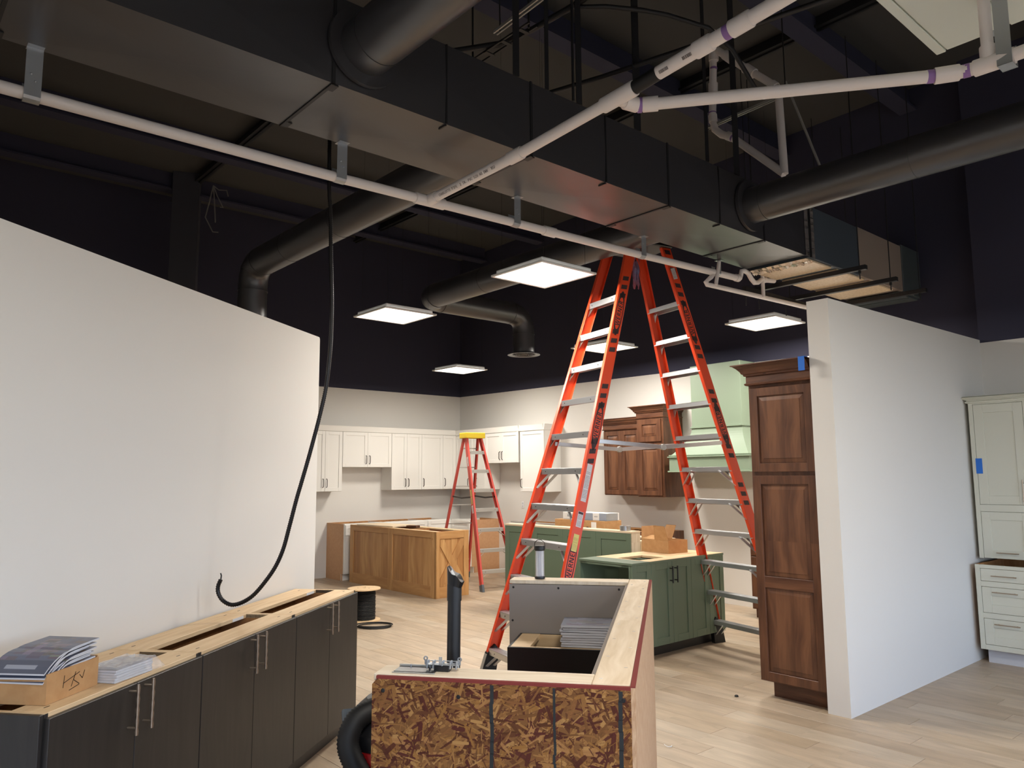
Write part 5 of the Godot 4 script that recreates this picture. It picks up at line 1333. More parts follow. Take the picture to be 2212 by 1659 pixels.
func small_ladder():
	var C := Vector3(-0.621, 0, -11.883); var ph := deg_to_rad(59.22)
	var v := Vector3(sin(ph), 0, -cos(ph)); var u := Vector3(sin(ph - PI / 2), 0, -cos(ph - PI / 2))
	var o := thing("step_ladder", "smaller red step ladder with a yellow top near the back corner", "ladder")
	var Ya := 2.25; var d0 := 0.055; var w := 0.075
	var A := C + Vector3(0, Ya, 0)
	for side in [-1.0, 1.0]:
		var D := 0.887 if side < 0 else 0.714
		var wb := 0.609 if side < 0 else 0.596; var wt := 0.269
		var inward: Vector3 = u * -side
		var fl := []
		for k in [-1.0, 1.0]:
			var F: Vector3 = C + u * side * D + v * k * wb / 2; var T: Vector3 = A + u * side * d0 + v * k * wt / 2
			ladder_rail(o, F, T, inward, v * k, w if side < 0 else 0.045, 0.03, mats.ladder_red, 0.06)
			fl.append([F, T])
			var m := Mb.new(); var e := (T - F).normalized(); var q := (inward - e * inward.dot(e)).normalized(); var n := e.cross(q)
			m.x = Transform3D(Basis(q, e, n), F); var sgn := 1.0 if n.dot(v * k) > 0 else -1.0
			m.cbox(Vector3(-0.004, 0.0, minf(0.005 * sgn, -0.034 * sgn)), Vector3(0.08 if side < 0 else 0.05, 0.11, maxf(0.005 * sgn, -0.034 * sgn)), 0.004); part("foot", m, mats.plastic_grey, o)
		var l: float = (fl[0][1] - fl[0][0]).length()
		for k in range(1, 8):
			var s := 0.3048 * k
			var p: Vector3 = fl[0][0].lerp(fl[0][1], s / l) + v * 0.005; var q: Vector3 = fl[1][0].lerp(fl[1][1], s / l) - v * 0.005
			if side < 0:
				ladder_step(o, p, q, inward, 0.07, mats.alu_dull)
				if k <= 3 or k == 7:
					for j in 2:
						var E: Vector3 = (fl[j][1] - fl[j][0]).normalized(); var in_: Vector3 = v * (1.0 if j == 0 else -1.0)
						var bs: Vector3 = fl[j][0] + E * s + inward * 0.03
						var m := Mb.new(); var rch := 0.13 if k < 7 else 0.05
						m.bar(bs + in_ * rch + Vector3(0, -0.03, 0), fl[j][0] + E * (s - rch) + in_ * 0.01 + inward * 0.03, 0.02, 0.004, in_.cross(E)); part("knee_brace", m, mats.alu_dull, o)
			elif k != 2:
				var m := Mb.new(); m.bar(p, q, 0.03, 0.018, u, 0.002); part("rear_rung", m, mats.alu_dull, o)
	for k in [-1.0, 1.0]:
		var Fl: Vector3 = C - u * 0.887 + v * k * 0.609 / 2; var Tl: Vector3 = A - u * d0 + v * k * 0.269 / 2
		var Fr: Vector3 = C + u * 0.714 + v * k * 0.596 / 2; var Tr: Vector3 = A + u * d0 + v * k * 0.269 / 2
		var a := Fl.lerp(Tl, 0.58); var b := Fr.lerp(Tr, 0.58)
		var m := Mb.new(); m.bar(a + u * 0.05 - v * k * 0.012, (a + b) / 2 + Vector3(0, -0.02, 0), 0.01, 0.022, v); m.bar((a + b) / 2 + Vector3(0, -0.02, 0), b - u * 0.04 - v * k * 0.012, 0.01, 0.022, v); part("spreader_bar", m, mats.bronze, o)
	var m := Mb.new(); m.x = Transform3D(Basis(v, Vector3.UP, v.cross(Vector3.UP)), A)
	m.cbox(Vector3(-0.165, -0.055, -0.12), Vector3(0.165, 0.03, 0.12), 0.006); part("top_cap", m, mats.yellow, o)
	# stickers on the near front rail
	var F: Vector3 = C - u * 0.887 - v * 0.609 / 2; var T: Vector3 = A - u * d0 - v * 0.269 / 2
	var e := (T - F).normalized(); var q := (u - e * u.dot(e)).normalized()
	var n := -v
	n = e.cross(q); if n.dot(-v) < 0: n = -n
	for lab in [[1.42, 1.52, c8(214, 200, 110)], [1.30, 1.41, c8(206, 192, 112)], [1.16, 1.28, c8(225, 222, 222)], [1.90, 2.05, c8(216, 206, 202)]]:
		m = Mb.new()
		var p: Vector3 = F + e * lab[0] + q * 0.018 + n * 0.001; var p2: Vector3 = F + e * lab[0] + q * 0.058 + n * 0.001; var up: Vector3 = e * (lab[1] - lab[0])
		m.quad_uv(p, p2, p2 + up, p + up, n)
		part("warning_label", m, tex_mat(label_tex(lab[2], (lab[2] as Color).darkened(0.45), int(lab[0] * 100))), o)

# ---------------------------------------------------------------- half wall in front
func half_wall():
	var m: Mb; var h := 1.067
	var o := thing("half_wall", "unfinished three sided half wall of strand board and pine caps in the foreground", "half wall", HWO, FACE_HW)
	# local: x away from the viewer, z to the right; front leg x 0..0.10, arm z -0.126..0, back leg x 1.955..2.084
	var th := 0.012
	m = Mb.new()      # strand board facing the viewer
	m.x = Transform3D(Basis(Vector3(0, 0, 1), Vector3(0, 1, 0), Vector3(-1, 0, 0)), Vector3.ZERO)
	m.prism(PackedVector2Array([Vector2(-0.727, 0), Vector2(-0.012, 0), Vector2(-0.012, h - 0.010), Vector2(-0.712, h - 0.010), Vector2(-0.727, h - 0.026)]), 0.0, th)
	var ob := part("strand_board", m, mats.osb, o)
	for e in [[-0.385, 0.010], [-0.215, 0.007], [-0.040, 0.011]]:      # marker lines where the studs are
		m = Mb.new()
		var y := 0.1
		while y < h - 0.02:
			var y2 := minf(y + rng.randf_range(0.02, 0.05), h - 0.016)
			var a := rng.randf_range(-0.0015, 0.0015)
			m.quad(Vector3(-th - 0.0006, y, e[0] + a - e[1] / 2 * rng.randf_range(0.8, 1.1)), Vector3(-th - 0.0006, y, e[0] + a + e[1] / 2), Vector3(-th - 0.0006, y2 + 0.002, e[0] + a + e[1] / 2), Vector3(-th - 0.0006, y2 + 0.002, e[0] + a - e[1] / 2), Vector3.LEFT)
			y = y2
		part("marker_line", m, mats.marker, ob)
	for e in [[-0.695, 1.025], [-0.478, 1.018], [-0.032, 1.03], [-0.478, 0.70], [-0.43, 0.71], [-0.17, 0.72]]:
		m = Mb.new(); m.x = Transform3D(Basis(Vector3.BACK, PI / 2), Vector3(-th, e[1], e[0])); m.lathe([Vector2(0, 0.0012), Vector2(0.005, 0.0012), Vector2(0.006, 0.0)], 10)
		part("screw_head", m, mats.plastic_black, ob)
	m = Mb.new(); m.box(Vector3(-0.012, 0, -0.012), Vector3(2.084, h - 0.004, 0.0)); var side := part("strand_board", m, mats.osb_edge, o)
	m = Mb.new(); m.box(Vector3(-0.012, h - 0.004, -0.0135), Vector3(2.084, h - 0.001, 0.0)); part("red_edge", m, mats.red_edge, side)
	m = Mb.new(); m.box(Vector3(-0.0125, h - 0.011, -0.715), Vector3(0.0, h - 0.003, -0.012)); part("red_edge", m, mats.red_edge, ob)
	# framing
	for e in [-0.715, -0.385, -0.20]:
		m = Mb.new(); m.box(Vector3(0.0, 0.0, e), Vector3(0.089, h - 0.019, e + 0.038)); part("stud", m, mats.pine, o)
	for x in [0.095, 0.55, 1.0, 1.45, 1.92]:
		m = Mb.new(); m.box(Vector3(x, 0.0, -0.112), Vector3(x + 0.038, h - 0.019, -0.0125)); part("stud", m, mats.pine, o)
	for e in [-0.73, -0.40, -0.14]:
		m = Mb.new(); m.box(Vector3(1.972, 0, e), Vector3(2.06, h - 0.019, e + 0.038)); part("stud", m, mats.pine, o)
	# caps
	m = Mb.new(); m.cbox(Vector3(-0.001, h - 0.019, -0.727), Vector3(0.098, h, -0.116), 0.002); part("cap_board", m, mats.pine, o)
	m = Mb.new(); m.cbox(Vector3(-0.001, h - 0.019, -0.115), Vector3(1.65, h + 0.0005, -0.0145), 0.002); part("cap_board", m, mats.pine_h, o)
	m = Mb.new(); m.cbox(Vector3(1.652, h - 0.019, -0.115), Vector3(2.084, h, -0.0145), 0.002); part("cap_board", m, mats.pine_h, o)
	m = Mb.new(); m.cbox(Vector3(1.962, h - 0.019, -0.742), Vector3(2.084, h, -0.117), 0.002); part("cap_board", m, mats.pine, o)
	for k in 16:
		m = Mb.new(); var x := 0.05 + k * 0.13; var z := -0.035 if k % 2 else -0.095
		m.box(Vector3(x, h, z - 0.005), Vector3(x + 0.002, h + 0.0012, z + 0.005)); part("staple", m, mats.galv, o)
	# drywall lining inside
	m = Mb.new(); m.box(Vector3(1.957, 0, -0.742), Vector3(1.969, h - 0.021, -0.13)); var dw := part("drywall", m, mats.drywall, o)
	m = Mb.new(); m.box(Vector3(0.10, 0, -0.130), Vector3(1.96, h - 0.012, -0.117)); part("drywall", m, mats.drywall, o)
	m = Mb.new(); m.box(Vector3(2.061, 0, -0.742), Vector3(2.073, h - 0.021, -0.0125)); part("drywall", m, mats.drywall, o)
	for e in [[-0.72, 1.03], [-0.48, 1.03], [-0.165, 1.03], [-0.725, 0.86]]:
		m = Mb.new(); m.x = Transform3D(Basis(Vector3.BACK, PI / 2), Vector3(1.957, e[1], e[0])); m.lathe([Vector2(0, 0.001), Vector2(0.005, 0.001), Vector2(0.006, 0.0)], 10); part("screw_head", m, mats.plastic_black, dw)
	# black cabinet inside
	o = thing("base_cabinet", "black base cabinet with a bare wooden open top inside the half wall", "cabinet", hw(1.60, -0.68), FACE_HW)
	var ch := 0.80; var w := 0.545; var d := 0.345
	m = Mb.new(); m.cbox(Vector3(0, 0, 0), Vector3(0.018, ch, w), 0.0015); m.box(Vector3(0.018, 0, 0), Vector3(d, ch, 0.012)); m.box(Vector3(0.018, 0, w - 0.012), Vector3(d, ch, w)); m.box(Vector3(d - 0.012, 0, 0.012), Vector3(d, ch - 0.001, w - 0.012)); part("black_shell", m, mats.black_paint, o)
	m = Mb.new(); m.box(Vector3(0.018, ch - 0.02, 0.012), Vector3(d - 0.012, ch, 0.105)); m.box(Vector3(0.018, ch - 0.02, 0.105), Vector3(0.036, ch, w - 0.012)); part("top_rail", m, mats.maple, o)
	m = Mb.new(); m.box(Vector3(0.018, 0.1, 0.012), Vector3(d - 0.012, 0.12, w - 0.012)); m.box(Vector3(d - 0.03, 0.12, 0.012), Vector3(d - 0.012, ch - 0.002, w - 0.012)); m.box(Vector3(0.036, 0.12, w - 0.03), Vector3(d - 0.03, ch - 0.03, w - 0.012)); m.box(Vector3(0.018, 0.55, 0.012), Vector3(d - 0.03, 0.565, w - 0.03)); part("inner_lining", m, mats.maple_h, o)
	# magazines on it
	for k in 9:
		m = Mb.new(); var hx := 0.105; var hz := 0.15
		m.box(Vector3(-hx, 0, -hz), Vector3(hx, 0.0102, hz))
		var b := single("magazine", "magazine in the stack on the black cabinet inside the half wall" if k < 8 else "top magazine of the stack inside the half wall, glossy room photos on its cover", "magazine", m, mats.paper_edge, hw(1.745 + rng.randf_range(-0.006, 0.006), -0.275 + rng.randf_range(-0.006, 0.006), ch + 0.0005 + k * 0.0118), FACE_HW + rng.randf_range(-3, 3), "magazines stacked inside the half wall")
		m = Mb.new(); m.quad_uv(Vector3(-hx, 0.0104, -hz), Vector3(-hx, 0.0104, hz), Vector3(hx, 0.0104, hz), Vector3(hx, 0.0104, -hz), Vector3.UP)
		part("cover", m, mats.cover_a if k == 8 else mats.cover_b, b)
	# black stub pipe with a taped end
	o = thing("stub_pipe", "black plastic stub pipe with a taped end standing behind the half wall front", "pipe", hw(0.22, -0.563), FACE_HW)
	m = Mb.new(); m.tube([Vector3(0.0, 0.0, 0.0), Vector3(0.004, 0.9, 0.003), Vector3(0.008, 1.285, 0.006)], 0.0205, 24); part("pipe_body", m, mats.plastic_black, o)
	m = Mb.new(); m.tube([Vector3(0.0075, 1.235, 0.0057), Vector3(0.008, 1.285, 0.006)], 0.0225, 24); part("pipe_collar", m, mats.plastic_black, o)
	m = Mb.new()
	var N := 24
	for i in N:      # torn tape wrapped over the slanted end
		var a := TAU * i / N; var b := TAU * (i + 1) / N
		var p := Vector3(0.008, 1.285, 0.006)
		var top := func(t: float) -> Vector3: return p + Vector3(cos(t) * 0.026, 0.030 - 0.024 * sin(t) + 0.004 * sin(t * 5.0), sin(t) * 0.027 + 0.004)
		var low := func(t: float) -> Vector3: return p + Vector3(cos(t) * 0.0215, -0.012, sin(t) * 0.0215)
		var nrm := Vector3(cos((a + b) / 2), 0.1, sin((a + b) / 2))
		m.quad_auto(low.call(a), low.call(b), top.call(b), top.call(a), nrm)
		m.quad_auto(low.call(a) * 0.999, low.call(b) * 0.999, top.call(b) * 0.999, top.call(a) * 0.999, -nrm)
		m.tri(top.call(a), top.call(b), p + Vector3(0, 0.02, 0.002), Vector3(0, 1, 0.6))
	part("tape_wrap", m, mats.black_paint, o)
	m = Mb.new(); var q := Vector3(0.008, 1.285, 0.006); m.quad_auto(q + Vector3(-0.015, 0.03, -0.014), q + Vector3(-0.012, 0.045, -0.004), q + Vector3(-0.020, 0.030, 0.008), q + Vector3(-0.020, 0.024, 0.002), Vector3(-1, 0.4, 0.2)); part("tape_flap", m, mats.white_plastic, o)
	# cut out with electrical box and loose device bracket on the cap
	o = thing("electrical_box", "black electrical box let into the front cap of the half wall", "electrical box", hw(0.048, -0.613, h + 0.0005), FACE_HW)
	m = Mb.new(); m.x = Transform3D(Basis(), Vector3.ZERO); m.prism(PackedVector2Array([Vector2(-0.03, 0), Vector2(0.03, 0), Vector2(0.03, 0.004), Vector2(-0.03, 0.004)]), -0.062, 0.055); part("box_rim", m, mats.plastic_black, o)
	m = Mb.new(); m.cbox(Vector3(0.030, 0, -0.066), Vector3(0.036, 0.009, 0.06), 0.001); m.cbox(Vector3(-0.036, 0, -0.066), Vector3(-0.032, 0.003, 0.06), 0.001); part("trim_strip", m, mats.alu_dull, o)
	for z in [-0.028, 0.03]:
		m = Mb.new(); m.tube([Vector3(0.02, 0.003, z), Vector3(0.02, 0.012, z)], 0.0025, 8); part("screw", m, mats.galv, o)
	o = thing("outlet_bracket", "loose zinc outlet bracket lying on the front cap of the half wall", "bracket", hw(0.060, -0.543, h + 0.0005), FACE_HW)
	m = Mb.new(); m.cbox(Vector3(-0.016, 0.0, -0.022), Vector3(0.016, 0.016, 0.022), 0.002); part("receptacle", m, mats.plastic_black, o)
	m = Mb.new(); m.cbox(Vector3(-0.014, 0.0165, -0.048), Vector3(0.014, 0.0185, 0.048), 0.0005); m.box(Vector3(-0.018, 0.021, -0.040), Vector3(-0.014, 0.0225, 0.040)); m.box(Vector3(0.012, 0.022, -0.042), Vector3(0.016, 0.024, 0.042)); part("yoke", m, mats.galv, o)
	for z in [-0.044, -0.026, 0.0, 0.024, 0.042]:
		m = Mb.new(); m.tube([Vector3(-0.012, 0.008, z), Vector3(-0.012, 0.030, z + 0.002)], 0.003, 8); m.tube([Vector3(0.012, 0.006, z), Vector3(0.012, 0.026, z - 0.002)], 0.0026, 8); part("terminal_screw", m, mats.galv, o)
	for z in [-0.05, 0.05]:
		m = Mb.new(); m.x = Transform3D(Basis(Vector3.BACK, PI / 2), Vector3(-0.004, 0.033, z)); m.lathe([Vector2(0.003, -0.0015), Vector2(0.0065, -0.0015), Vector2(0.0065, 0.0015), Vector2(0.003, 0.0015), Vector2(0.003, -0.0015)], 14); m.box(Vector3(-0.016, -0.0012, -0.003), Vector3(-0.004, 0.0012, 0.003)); part("ear", m, mats.galv, o)
	m = Mb.new(); m.x = Transform3D(Basis(Vector3.RIGHT, 0.0), Vector3(-0.015, 0.018, -0.008)); m.prism(PackedVector2Array([Vector2(0, 0), Vector2(0.003, 0), Vector2(0.003, 0.022), Vector2(0, 0.022)]), 0.0, 0.009); part("ground_clip", m, mats.alu_dull, o)
	# lantern on the back cap
	o = thing("work_lantern", "slim clear tube work lantern with black ends standing on the back of the half wall", "lantern", hw(2.03, -0.589, h + 0.0005), FACE_HW)
	m = Mb.new(); m.lathe([Vector2(0, 0), Vector2(0.026, 0), Vector2(0.028, 0.004), Vector2(0.027, 0.014), Vector2(0, 0.014)], 24); part("base_cap", m, mats.plastic_black, o)
	m = Mb.new(); m.lathe([Vector2(0.024, 0.014), Vector2(0.024, 0.148)], 28); var tube_m := mat(Color(0.92, 0.92, 0.95, 0.35), 0.15); tube_m.transparency = BaseMaterial3D.TRANSPARENCY_ALPHA; part("clear_tube", m, tube_m, o)
	m = Mb.new(); m.cbox(Vector3(-0.009, 0.014, -0.009), Vector3(0.009, 0.148, 0.009), 0.002); part("core", m, mats.alu, o)
	for a in 3:
		m = Mb.new(); m.tube([Vector3(cos(a * TAU / 3) * 0.016, 0.014, sin(a * TAU / 3) * 0.016), Vector3(cos(a * TAU / 3) * 0.016, 0.148, sin(a * TAU / 3) * 0.016)], 0.003, 8); part("strip", m, mats.white_plastic, o)
	m = Mb.new(); m.lathe([Vector2(0, 0.148), Vector2(0.027, 0.148), Vector2(0.030, 0.154), Vector2(0.030, 0.168), Vector2(0.027, 0.174), Vector2(0, 0.176)], 24); part("top_cap", m, mats.plastic_black, o)
	m = Mb.new(); m.tube([Vector3(0, 0.165, -0.029), Vector3(0, 0.19, -0.026), Vector3(0, 0.203, -0.012), Vector3(0, 0.205, 0.008), Vector3(0, 0.19, 0.026), Vector3(0, 0.165, 0.029)], 0.0018, 6); part("bail", m, mats.bronze, o)

# ---------------------------------------------------------------- dark cabinets on the left
func dark_cabinets():
	var m: Mb; var h := 0.876
	var lab := ["dark wood two door base cabinet, farthest of the row by the left partition", "dark wood two door base cabinet, middle of the row by the left partition", "dark wood two door base cabinet, nearest of the row, carrying the magazine box"]
	var xs := [[-0.905, 0.0], [-1.808, -0.907], [-2.672, -1.810]]
	for k in 3:
		var x0: float = xs[k][0]; var w: float = xs[k][1] - x0
		var o := thing("base_cabinet", lab[k], "cabinet", dk(x0, -0.02), FACE_DK, "dark base cabinets without worktop")
		var D := 0.42
		m = Mb.new(); m.box(Vector3(0, 0.105, -D), Vector3(0.018, h - 0.002, 0)); m.box(Vector3(w - 0.018, 0.105, -D), Vector3(w, h - 0.002, 0)); m.box(Vector3(0, 0, -D), Vector3(0.018, 0.105, -0.06)); m.box(Vector3(w - 0.018, 0, -D), Vector3(w, 0.105, -0.06)); part("end_panel", m, mats.dark_wood, o)
		m = Mb.new(); m.box(Vector3(0.018, 0.105, -D), Vector3(w - 0.018, 0.123, -0.001)); m.box(Vector3(0.018, 0.123, -D), Vector3(w - 0.018, h - 0.03, -D + 0.012)); m.box(Vector3(0.018, 0.123, -D + 0.012), Vector3(0.022, h - 0.02, -0.02)); m.box(Vector3(w - 0.022, 0.123, -D + 0.012), Vector3(w - 0.018, h - 0.02, -0.02)); m.box(Vector3(0.022, 0.46, -D + 0.012), Vector3(w - 0.022, 0.478, -0.03)); part("inner_box", m, mats.inner, o)
		m = Mb.new(); m.cbox(Vector3(0.018, h - 0.02, -0.135), Vector3(w - 0.018, h, 0.0), 0.0015); m.cbox(Vector3(0.018, h - 0.02, -D), Vector3(w - 0.018, h, -0.265), 0.0015); m.box(Vector3(0.001, h - 0.02, -D), Vector3(0.018, h, -0.001)); m.box(Vector3(w - 0.018, h - 0.02, -D), Vector3(w - 0.001, h, -0.001)); part("top_rail", m, mats.maple_h, o)
		for e in [[0.07, -0.05], [w - 0.07, -0.05], [0.07, -0.36], [w - 0.07, -0.36]]:
			m = Mb.new(); m.box(Vector3(e[0] - 0.012, h, e[1] - 0.002), Vector3(e[0] + 0.012, h + 0.0008, e[1] + 0.002)); part("cam_slot", m, mats.bronze, o)
		m = Mb.new(); m.box(Vector3(w - 0.16, h - 0.018, -0.2650), Vector3(w - 0.05, h - 0.003, -0.2638)); part("white_sticker", m, mats.white_plastic, o)
		m = Mb.new(); m.box(Vector3(0.018, 0, -0.065), Vector3(w - 0.018, 0.104, -0.05)); part("toe_kick", m, mats.dark_wood, o)
		for j in 2:
			var a := 0.0015 + j * w / 2; var b := (j + 1) * w / 2 - 0.0015
			var d := front(o, "door", a, 0.165 - 0.055, b, h - 0.014, 0.0, mats.dark_wood, "slab")
			var hm := Mb.new()
			var pts := []; var rr := []
			for i in 15: pts.append(Vector3(0, (i / 14.0 - 0.5) * 0.178, 0.036)); rr.append(0.0058 + 0.0011 * sin(i * 2.1))
			hm.tube(pts, 0.006, 12, true, rr)
			for q in [-0.064, 0.064]: hm.tube([Vector3(0, q, 0), Vector3(0, q, 0.036)], 0.0045, 8)
			handle(d, hm, mats.nickel, (b - a) - 0.042 if j == 0 else 0.042, 0.78 - 0.11)
		if k == 2:
			m = Mb.new(); m.cbox(Vector3(-0.018, 0.0, -D - 0.02), Vector3(-0.001, h - 0.001, 0.0), 0.0015); part("finished_end", m, mats.dark_wood, o)
	# box with magazines
	var bx := dk(-2.47, -0.20, h + 0.001)
	var o := thing("cardboard_box", "low open cardboard box overflowing with magazines on the nearest dark cabinet", "box", bx, FACE_DK + 2.0)
	var l := 0.128; var z := 0.113; var bh := 0.098; var t := 0.004
	m = Mb.new()
	m.box(Vector3(-l, 0, -z), Vector3(l, t, z)); m.box(Vector3(-l, t, z - t), Vector3(l, bh, z)); m.box(Vector3(-l, t, -z), Vector3(l, bh, -z + t)); m.box(Vector3(-l, t, -z + t), Vector3(-l + t, bh - 0.012, z - t)); m.box(Vector3(l - t, t, -z + t), Vector3(l, bh + 0.006, z - t))
	part("box_body", m, mats.card, o)
	m = Mb.new()      # marker scribble on the side
	for q in [[-0.05, 0.05, 0.03, 0.07], [-0.04, 0.04, -0.02, 0.06], [-0.05, 0.035, -0.045, 0.075], [-0.01, 0.03, 0.01, 0.075], [0.01, 0.075, 0.0, 0.05], [0.0, 0.05, 0.03, 0.03], [0.03, 0.06, 0.045, 0.045], [0.045, 0.045, 0.055, 0.07], [-0.02, 0.02, 0.03, 0.028]]:
		m.bar(Vector3(q[0], q[1], z + 0.0005), Vector3(q[2], q[3], z + 0.0005), 0.0022, 0.0006, Vector3.UP.cross(Vector3.BACK) + Vector3.UP)
	part("marker_scribble", m, mats.bronze, o)
	for k in 12:      # a fanned, curling heap: each magazine droops over the front edge of the box
		var mg := Mb.new(); var N := 10
		var yb := 0.066 + k * 0.0075
		var edge := Mb.new()
		var f := func(i: int, s: float) -> Vector3:
			var a := float(i) / N
			var x := lerpf(-0.118, 0.106, a) + 0.002 * k * (1 if k % 2 else -1)
			var y := yb - 0.045 * pow(maxf(0.0, 0.5 - a) * 2.0, 2.0) + 0.012 * a
			return Vector3(x, y + s, 0)
		var zz0 := -0.105 + (k % 3) * 0.004; var zz1 := 0.100 + (k % 4) * 0.003
		for i in N:
			var a0: Vector3 = f.call(i, 0.0); var a1: Vector3 = f.call(i + 1, 0.0)
			var tk := Vector3(0, 0.0052, 0)
			for zz in [[zz0, Vector3.FORWARD], [zz1, Vector3.BACK]]:
				mg.quad(a0 + Vector3(0, 0, zz[0]), a1 + Vector3(0, 0, zz[0]), a1 + tk + Vector3(0, 0, zz[0]), a0 + tk + Vector3(0, 0, zz[0]), zz[1])
			mg.quad_auto(a0 + Vector3(0, 0, zz0), a1 + Vector3(0, 0, zz0), a1 + Vector3(0, 0, zz1), a0 + Vector3(0, 0, zz1), Vector3.DOWN)
			for q in [[a0, a1]]:
				var n := Vector3(-(a1.y - a0.y), a1.x - a0.x, 0).normalized()
				var P := [a0 + tk + Vector3(0, 0, zz0), a1 + tk + Vector3(0, 0, zz0), a1 + tk + Vector3(0, 0, zz1), a0 + tk + Vector3(0, 0, zz1)]
				var U := [Vector2(0, float(i) / N), Vector2(0, float(i + 1) / N), Vector2(1, float(i + 1) / N), Vector2(1, float(i) / N)]
				for tr in [[0, 1, 2], [0, 2, 3]]:
					var idx: Array = tr
					if (P[tr[1]] - P[tr[0]]).cross(P[tr[2]] - P[tr[0]]).dot(n) > 0: idx = [tr[0], tr[2], tr[1]]
					for e in idx: edge.v(P[e] + n * 0.0002, n, U[e])
		var e0: Vector3 = f.call(0, 0.0); var e1: Vector3 = f.call(N, 0.0)
		mg.box(e0 + Vector3(-0.0005, 0, zz0), e0 + Vector3(0, 0.0052, zz1)); mg.box(e1 + Vector3(0, 0, zz0), e1 + Vector3(0.0005, 0.0052, zz1))
		var b := single("magazine", "curled magazine in the heap in the cardboard box" if k < 11 else "uppermost curled magazine in the cardboard box, a dim photo on its cover", "magazine", mg, mats.paper_edge, bx + Vector3(0, 0, 0), FACE_DK + 2.0 + (k * 37 % 11 - 5) * 0.5, "magazines heaped in the cardboard box")
		part("cover", edge, mats.cover_c, b)
	# plastic wrapped bundle beside the box
	for k in 5:
		m = Mb.new(); m.cbox(Vector3(-0.1, 0, -0.07), Vector3(0.1, 0.0085, 0.07), 0.001)
		var b := single("magazine", "magazine in the plastic wrapped bundle right of the cardboard box", "magazine", m, mats.paper_edge, dk(-2.215, -0.10, h + 0.0008 + k * 0.0092), FACE_DK - 4.0 + (k % 3) * 2.0, "magazines bundled beside the box")
		if k == 4:
			m = Mb.new(); m.quad_uv(Vector3(-0.1, 0.0088, 0.07), Vector3(0.1, 0.0088, 0.07), Vector3(0.1, 0.0088, -0.07), Vector3(-0.1, 0.0088, -0.07), Vector3.UP); part("cover", m, mats.cover_b, b)
	var wrap := mat(Color(0.95, 0.96, 0.98, 0.22), 0.12); wrap.transparency = BaseMaterial3D.TRANSPARENCY_ALPHA
	m = Mb.new()
	var nz := FastNoiseLite.new(); nz.seed = 3; nz.frequency = 1.0
	var N2 := 16
	var wp := func(i: int, j: int) -> Vector3:
		var a := float(i) / N2; var d := float(j) / N2
		var e := maxf(absf(a - 0.5), absf(d - 0.5)) * 2.0
		return Vector3(lerpf(-0.115, 0.155, a), (0.051 if e < 0.78 else lerpf(0.051, 0.006, (e - 0.78) / 0.22)) + 0.005 * nz.get_noise_2d(a * 9.0, d * 9.0), lerpf(-0.085, 0.085, d))
	for i in N2:
		for j in N2:
			m.quad_auto(wp.call(i, j), wp.call(i + 1, j), wp.call(i + 1, j + 1), wp.call(i, j + 1), Vector3.UP)
	single("plastic_wrap", "crinkled clear plastic wrap over the magazine bundle beside the cardboard box", "wrap", m, wrap, dk(-2.215, -0.10, h + 0.001), FACE_DK - 3.0)

